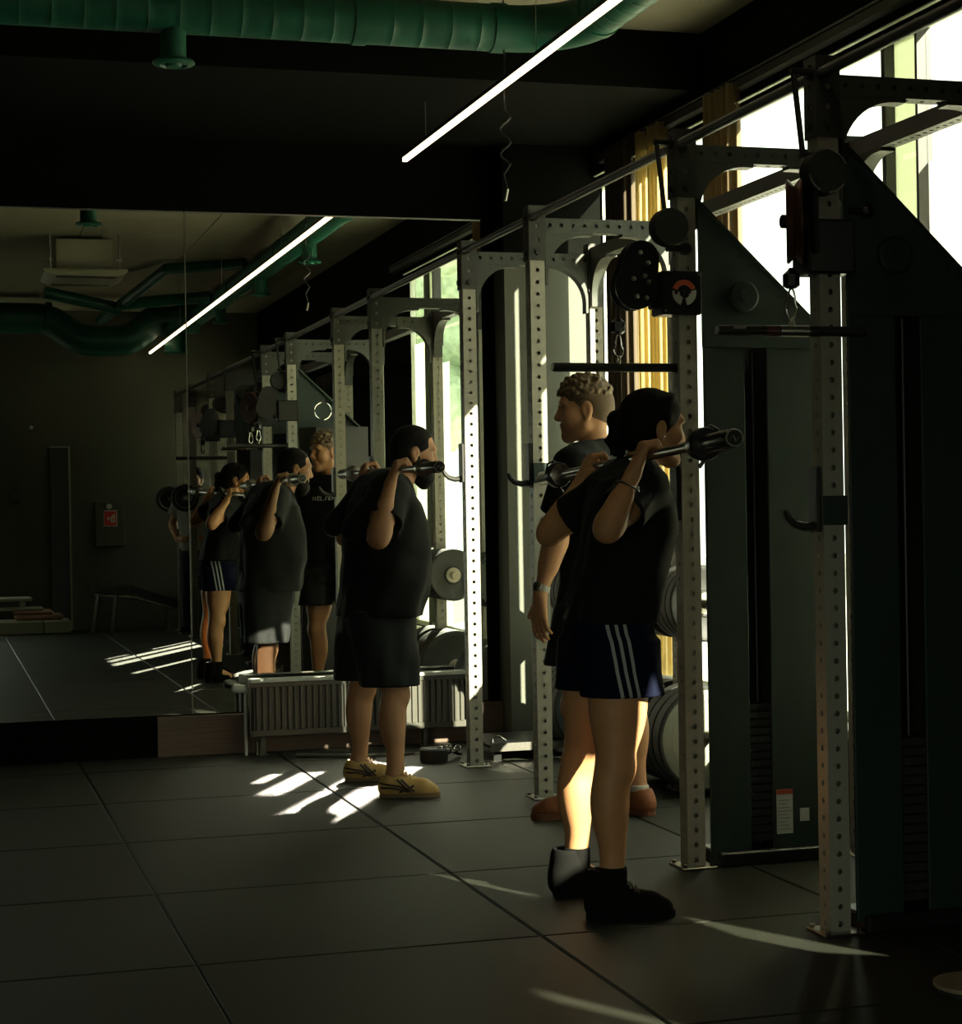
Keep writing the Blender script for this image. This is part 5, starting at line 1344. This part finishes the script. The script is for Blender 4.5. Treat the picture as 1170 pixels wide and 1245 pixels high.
# chest print: slanted strokes and blocks across the front of the tee
cp = MB(); ch0 = p['chest']+v3(0,0,.055); x_ = -.085
for i, (wdt, ty) in enumerate(((.010,'/'),(.010,'/'),(.016,'E'),(.014,'L'),(.006,'.'),(.012,'T'),(.014,'K'),(.012,'F'),(.006,"'"))):
    u0 = x_; x_ += wdt+.009
    def pt_(u, z): return tuple(ch0+cr*u+cf*(.146-.9*u*u*2)+v3(0,0,z))
    def bar_(u1, z1, u2, z2, w=.0035): cp.tube([pt_(u1,z1), pt_(u2,z2)], w, 6)
    if ty == '/': bar_(u0,-.012,u0+.008,.012)
    elif ty == '.': bar_(u0,-.012,u0+.004,-.012)
    elif ty == "'": bar_(u0,.012,u0+.002,.006)
    else:
        bar_(u0,-.012,u0+.006,.012)
        if ty in 'ETF': bar_(u0+.006,.012,u0+.006+wdt,.012)
        if ty in 'EL': bar_(u0,-.012,u0+wdt,-.012)
        if ty in 'EF': bar_(u0+.003,0,u0+wdt,0)
        if ty == 'K': bar_(u0+.003,0,u0+wdt+.004,.012); bar_(u0+.003,0,u0+wdt,-.012)
part('chest_print', cp, M['paleglyph'], co_)

# ---------------------------------- a fourth person by the farthest rack, seen only in the mirror
gf = unit(v3(-.5,.86,0)); gr = np.cross(gf, v3(0,0,1)); gx, gy = 2.62, .03
def G(a, b, c): return tuple(v3(gx, gy, 0)+gf*a+gr*b+v3(0,0,c))
G_ = dict(pelvis=G(0,0,.90), waist=G(0,0,1.07), chest=G(0,0,1.26), neck=G(0,0,1.44), head=G(.045,0,1.60), shR=G(0,.19,1.38), shL=G(0,-.19,1.38), elR=G(-.05,.30,1.14), elL=G(-.05,-.30,1.14),
  wrR=G(.08,.20,.98), wrL=G(.08,-.20,.98), hipR=G(0,.095,.86), hipL=G(0,-.095,.86), knR=G(.02,.11,.47), knL=G(.02,-.11,.47), anR=G(0,.12,.10), anL=G(0,-.12,.10))
go, S_, GP, GR, p, f, r, base = person('person', 'standing person in light grey top and dark trousers by the farthest rack in the mirror',
  (gx-.45, gy-.45, -.01), (gx+.45, gy+.45, 1.78), G_, gf, gf, v3(0,0,1), .98, 1.0, skinC,
  dict(R=dict(d=tuple(-gr*.6+gf*.3), n=tuple(-gf*.3-gr*.3), thumb=(0,0,1), **hang), L=dict(d=tuple(gr*.6+gf*.3), n=tuple(-gf*.3+gr*.3), thumb=(0,0,1), **hang)), None, h=.006)
def hair_g(S):
    S.ell(GP(-.016,0,.035), np.array((.104,.081,.092)), GR, .01); S.ell(GP(-.050,0,-.012), np.array((.070,.070,.072)), GR, .03)
    S.ell(GP(.105,0,-.02), np.array((.080,.090,.105)), GR, .012, 'sub')
cloth('hair', go, base, GP(0,0,0)-.17, GP(0,0,0)+.2, hair_g, M['hair_dark'], .005, 2)
RG = [(1.41,gx,gy,.10,.19),(1.30,gx,gy,.130,.21),(1.10,gx,gy,.13,.19),(.86,gx,gy,.14,.20)]
cloth('grey_top', go, base, (gx-.45,gy-.45,.82), (gx+.45,gy+.45,1.55), tee(p, gf, gr, 1.0, RG, None, .6, (.078,.09), .010, 2), M['greytee'], .007)
SG = {q: [(.88,*G_['hip'+q][:2],.11,.10),(.45,*G_['kn'+q][:2],.085,.085),(.06,*G_['an'+q][:2],.075,.07)] for q in 'RL'}
cloth('trousers', go, base, (gx-.3,gy-.3,.02), (gx+.3,gy+.3,1.0), shorts(p, gf, gr, [(.95,gx,gy,.12,.17),(.80,gx,gy,.13,.19)], SG, .005), M['trousers'], .007)
for q in 'RL':
    a = v3(*G_['an'+q]); shoe(go, base, tuple(a-gf*.07), tuple(a+gf*.19), [M['blackshoe'], M['sole'], M['blackshoe']], 1.0)

# a pale flat board lying near the camera, its rounded end in the picture's lower right corner
ol = [(2.95, 4.10), (2.95, 4.31)]
for i in range(13):
    a = math.pi/2+math.pi*i/12; ol.append((2.53+.105*math.cos(a), 4.205+.105*math.sin(a)))
fb = thing('flat_board', 'pale flat board with rounded end on the floor in the lower right corner', 'board', (2.7, 4.205, 0))
part('board_top', MB().prism(ol, 'z', .016, .026), M['tanboard'], fb)
part('rubber_base', MB().prism([(2.7+(x-2.7)*.96, 4.205+(y-4.205)*.92) for x, y in ol], 'z', 0, .016), M['rubber'], fb)
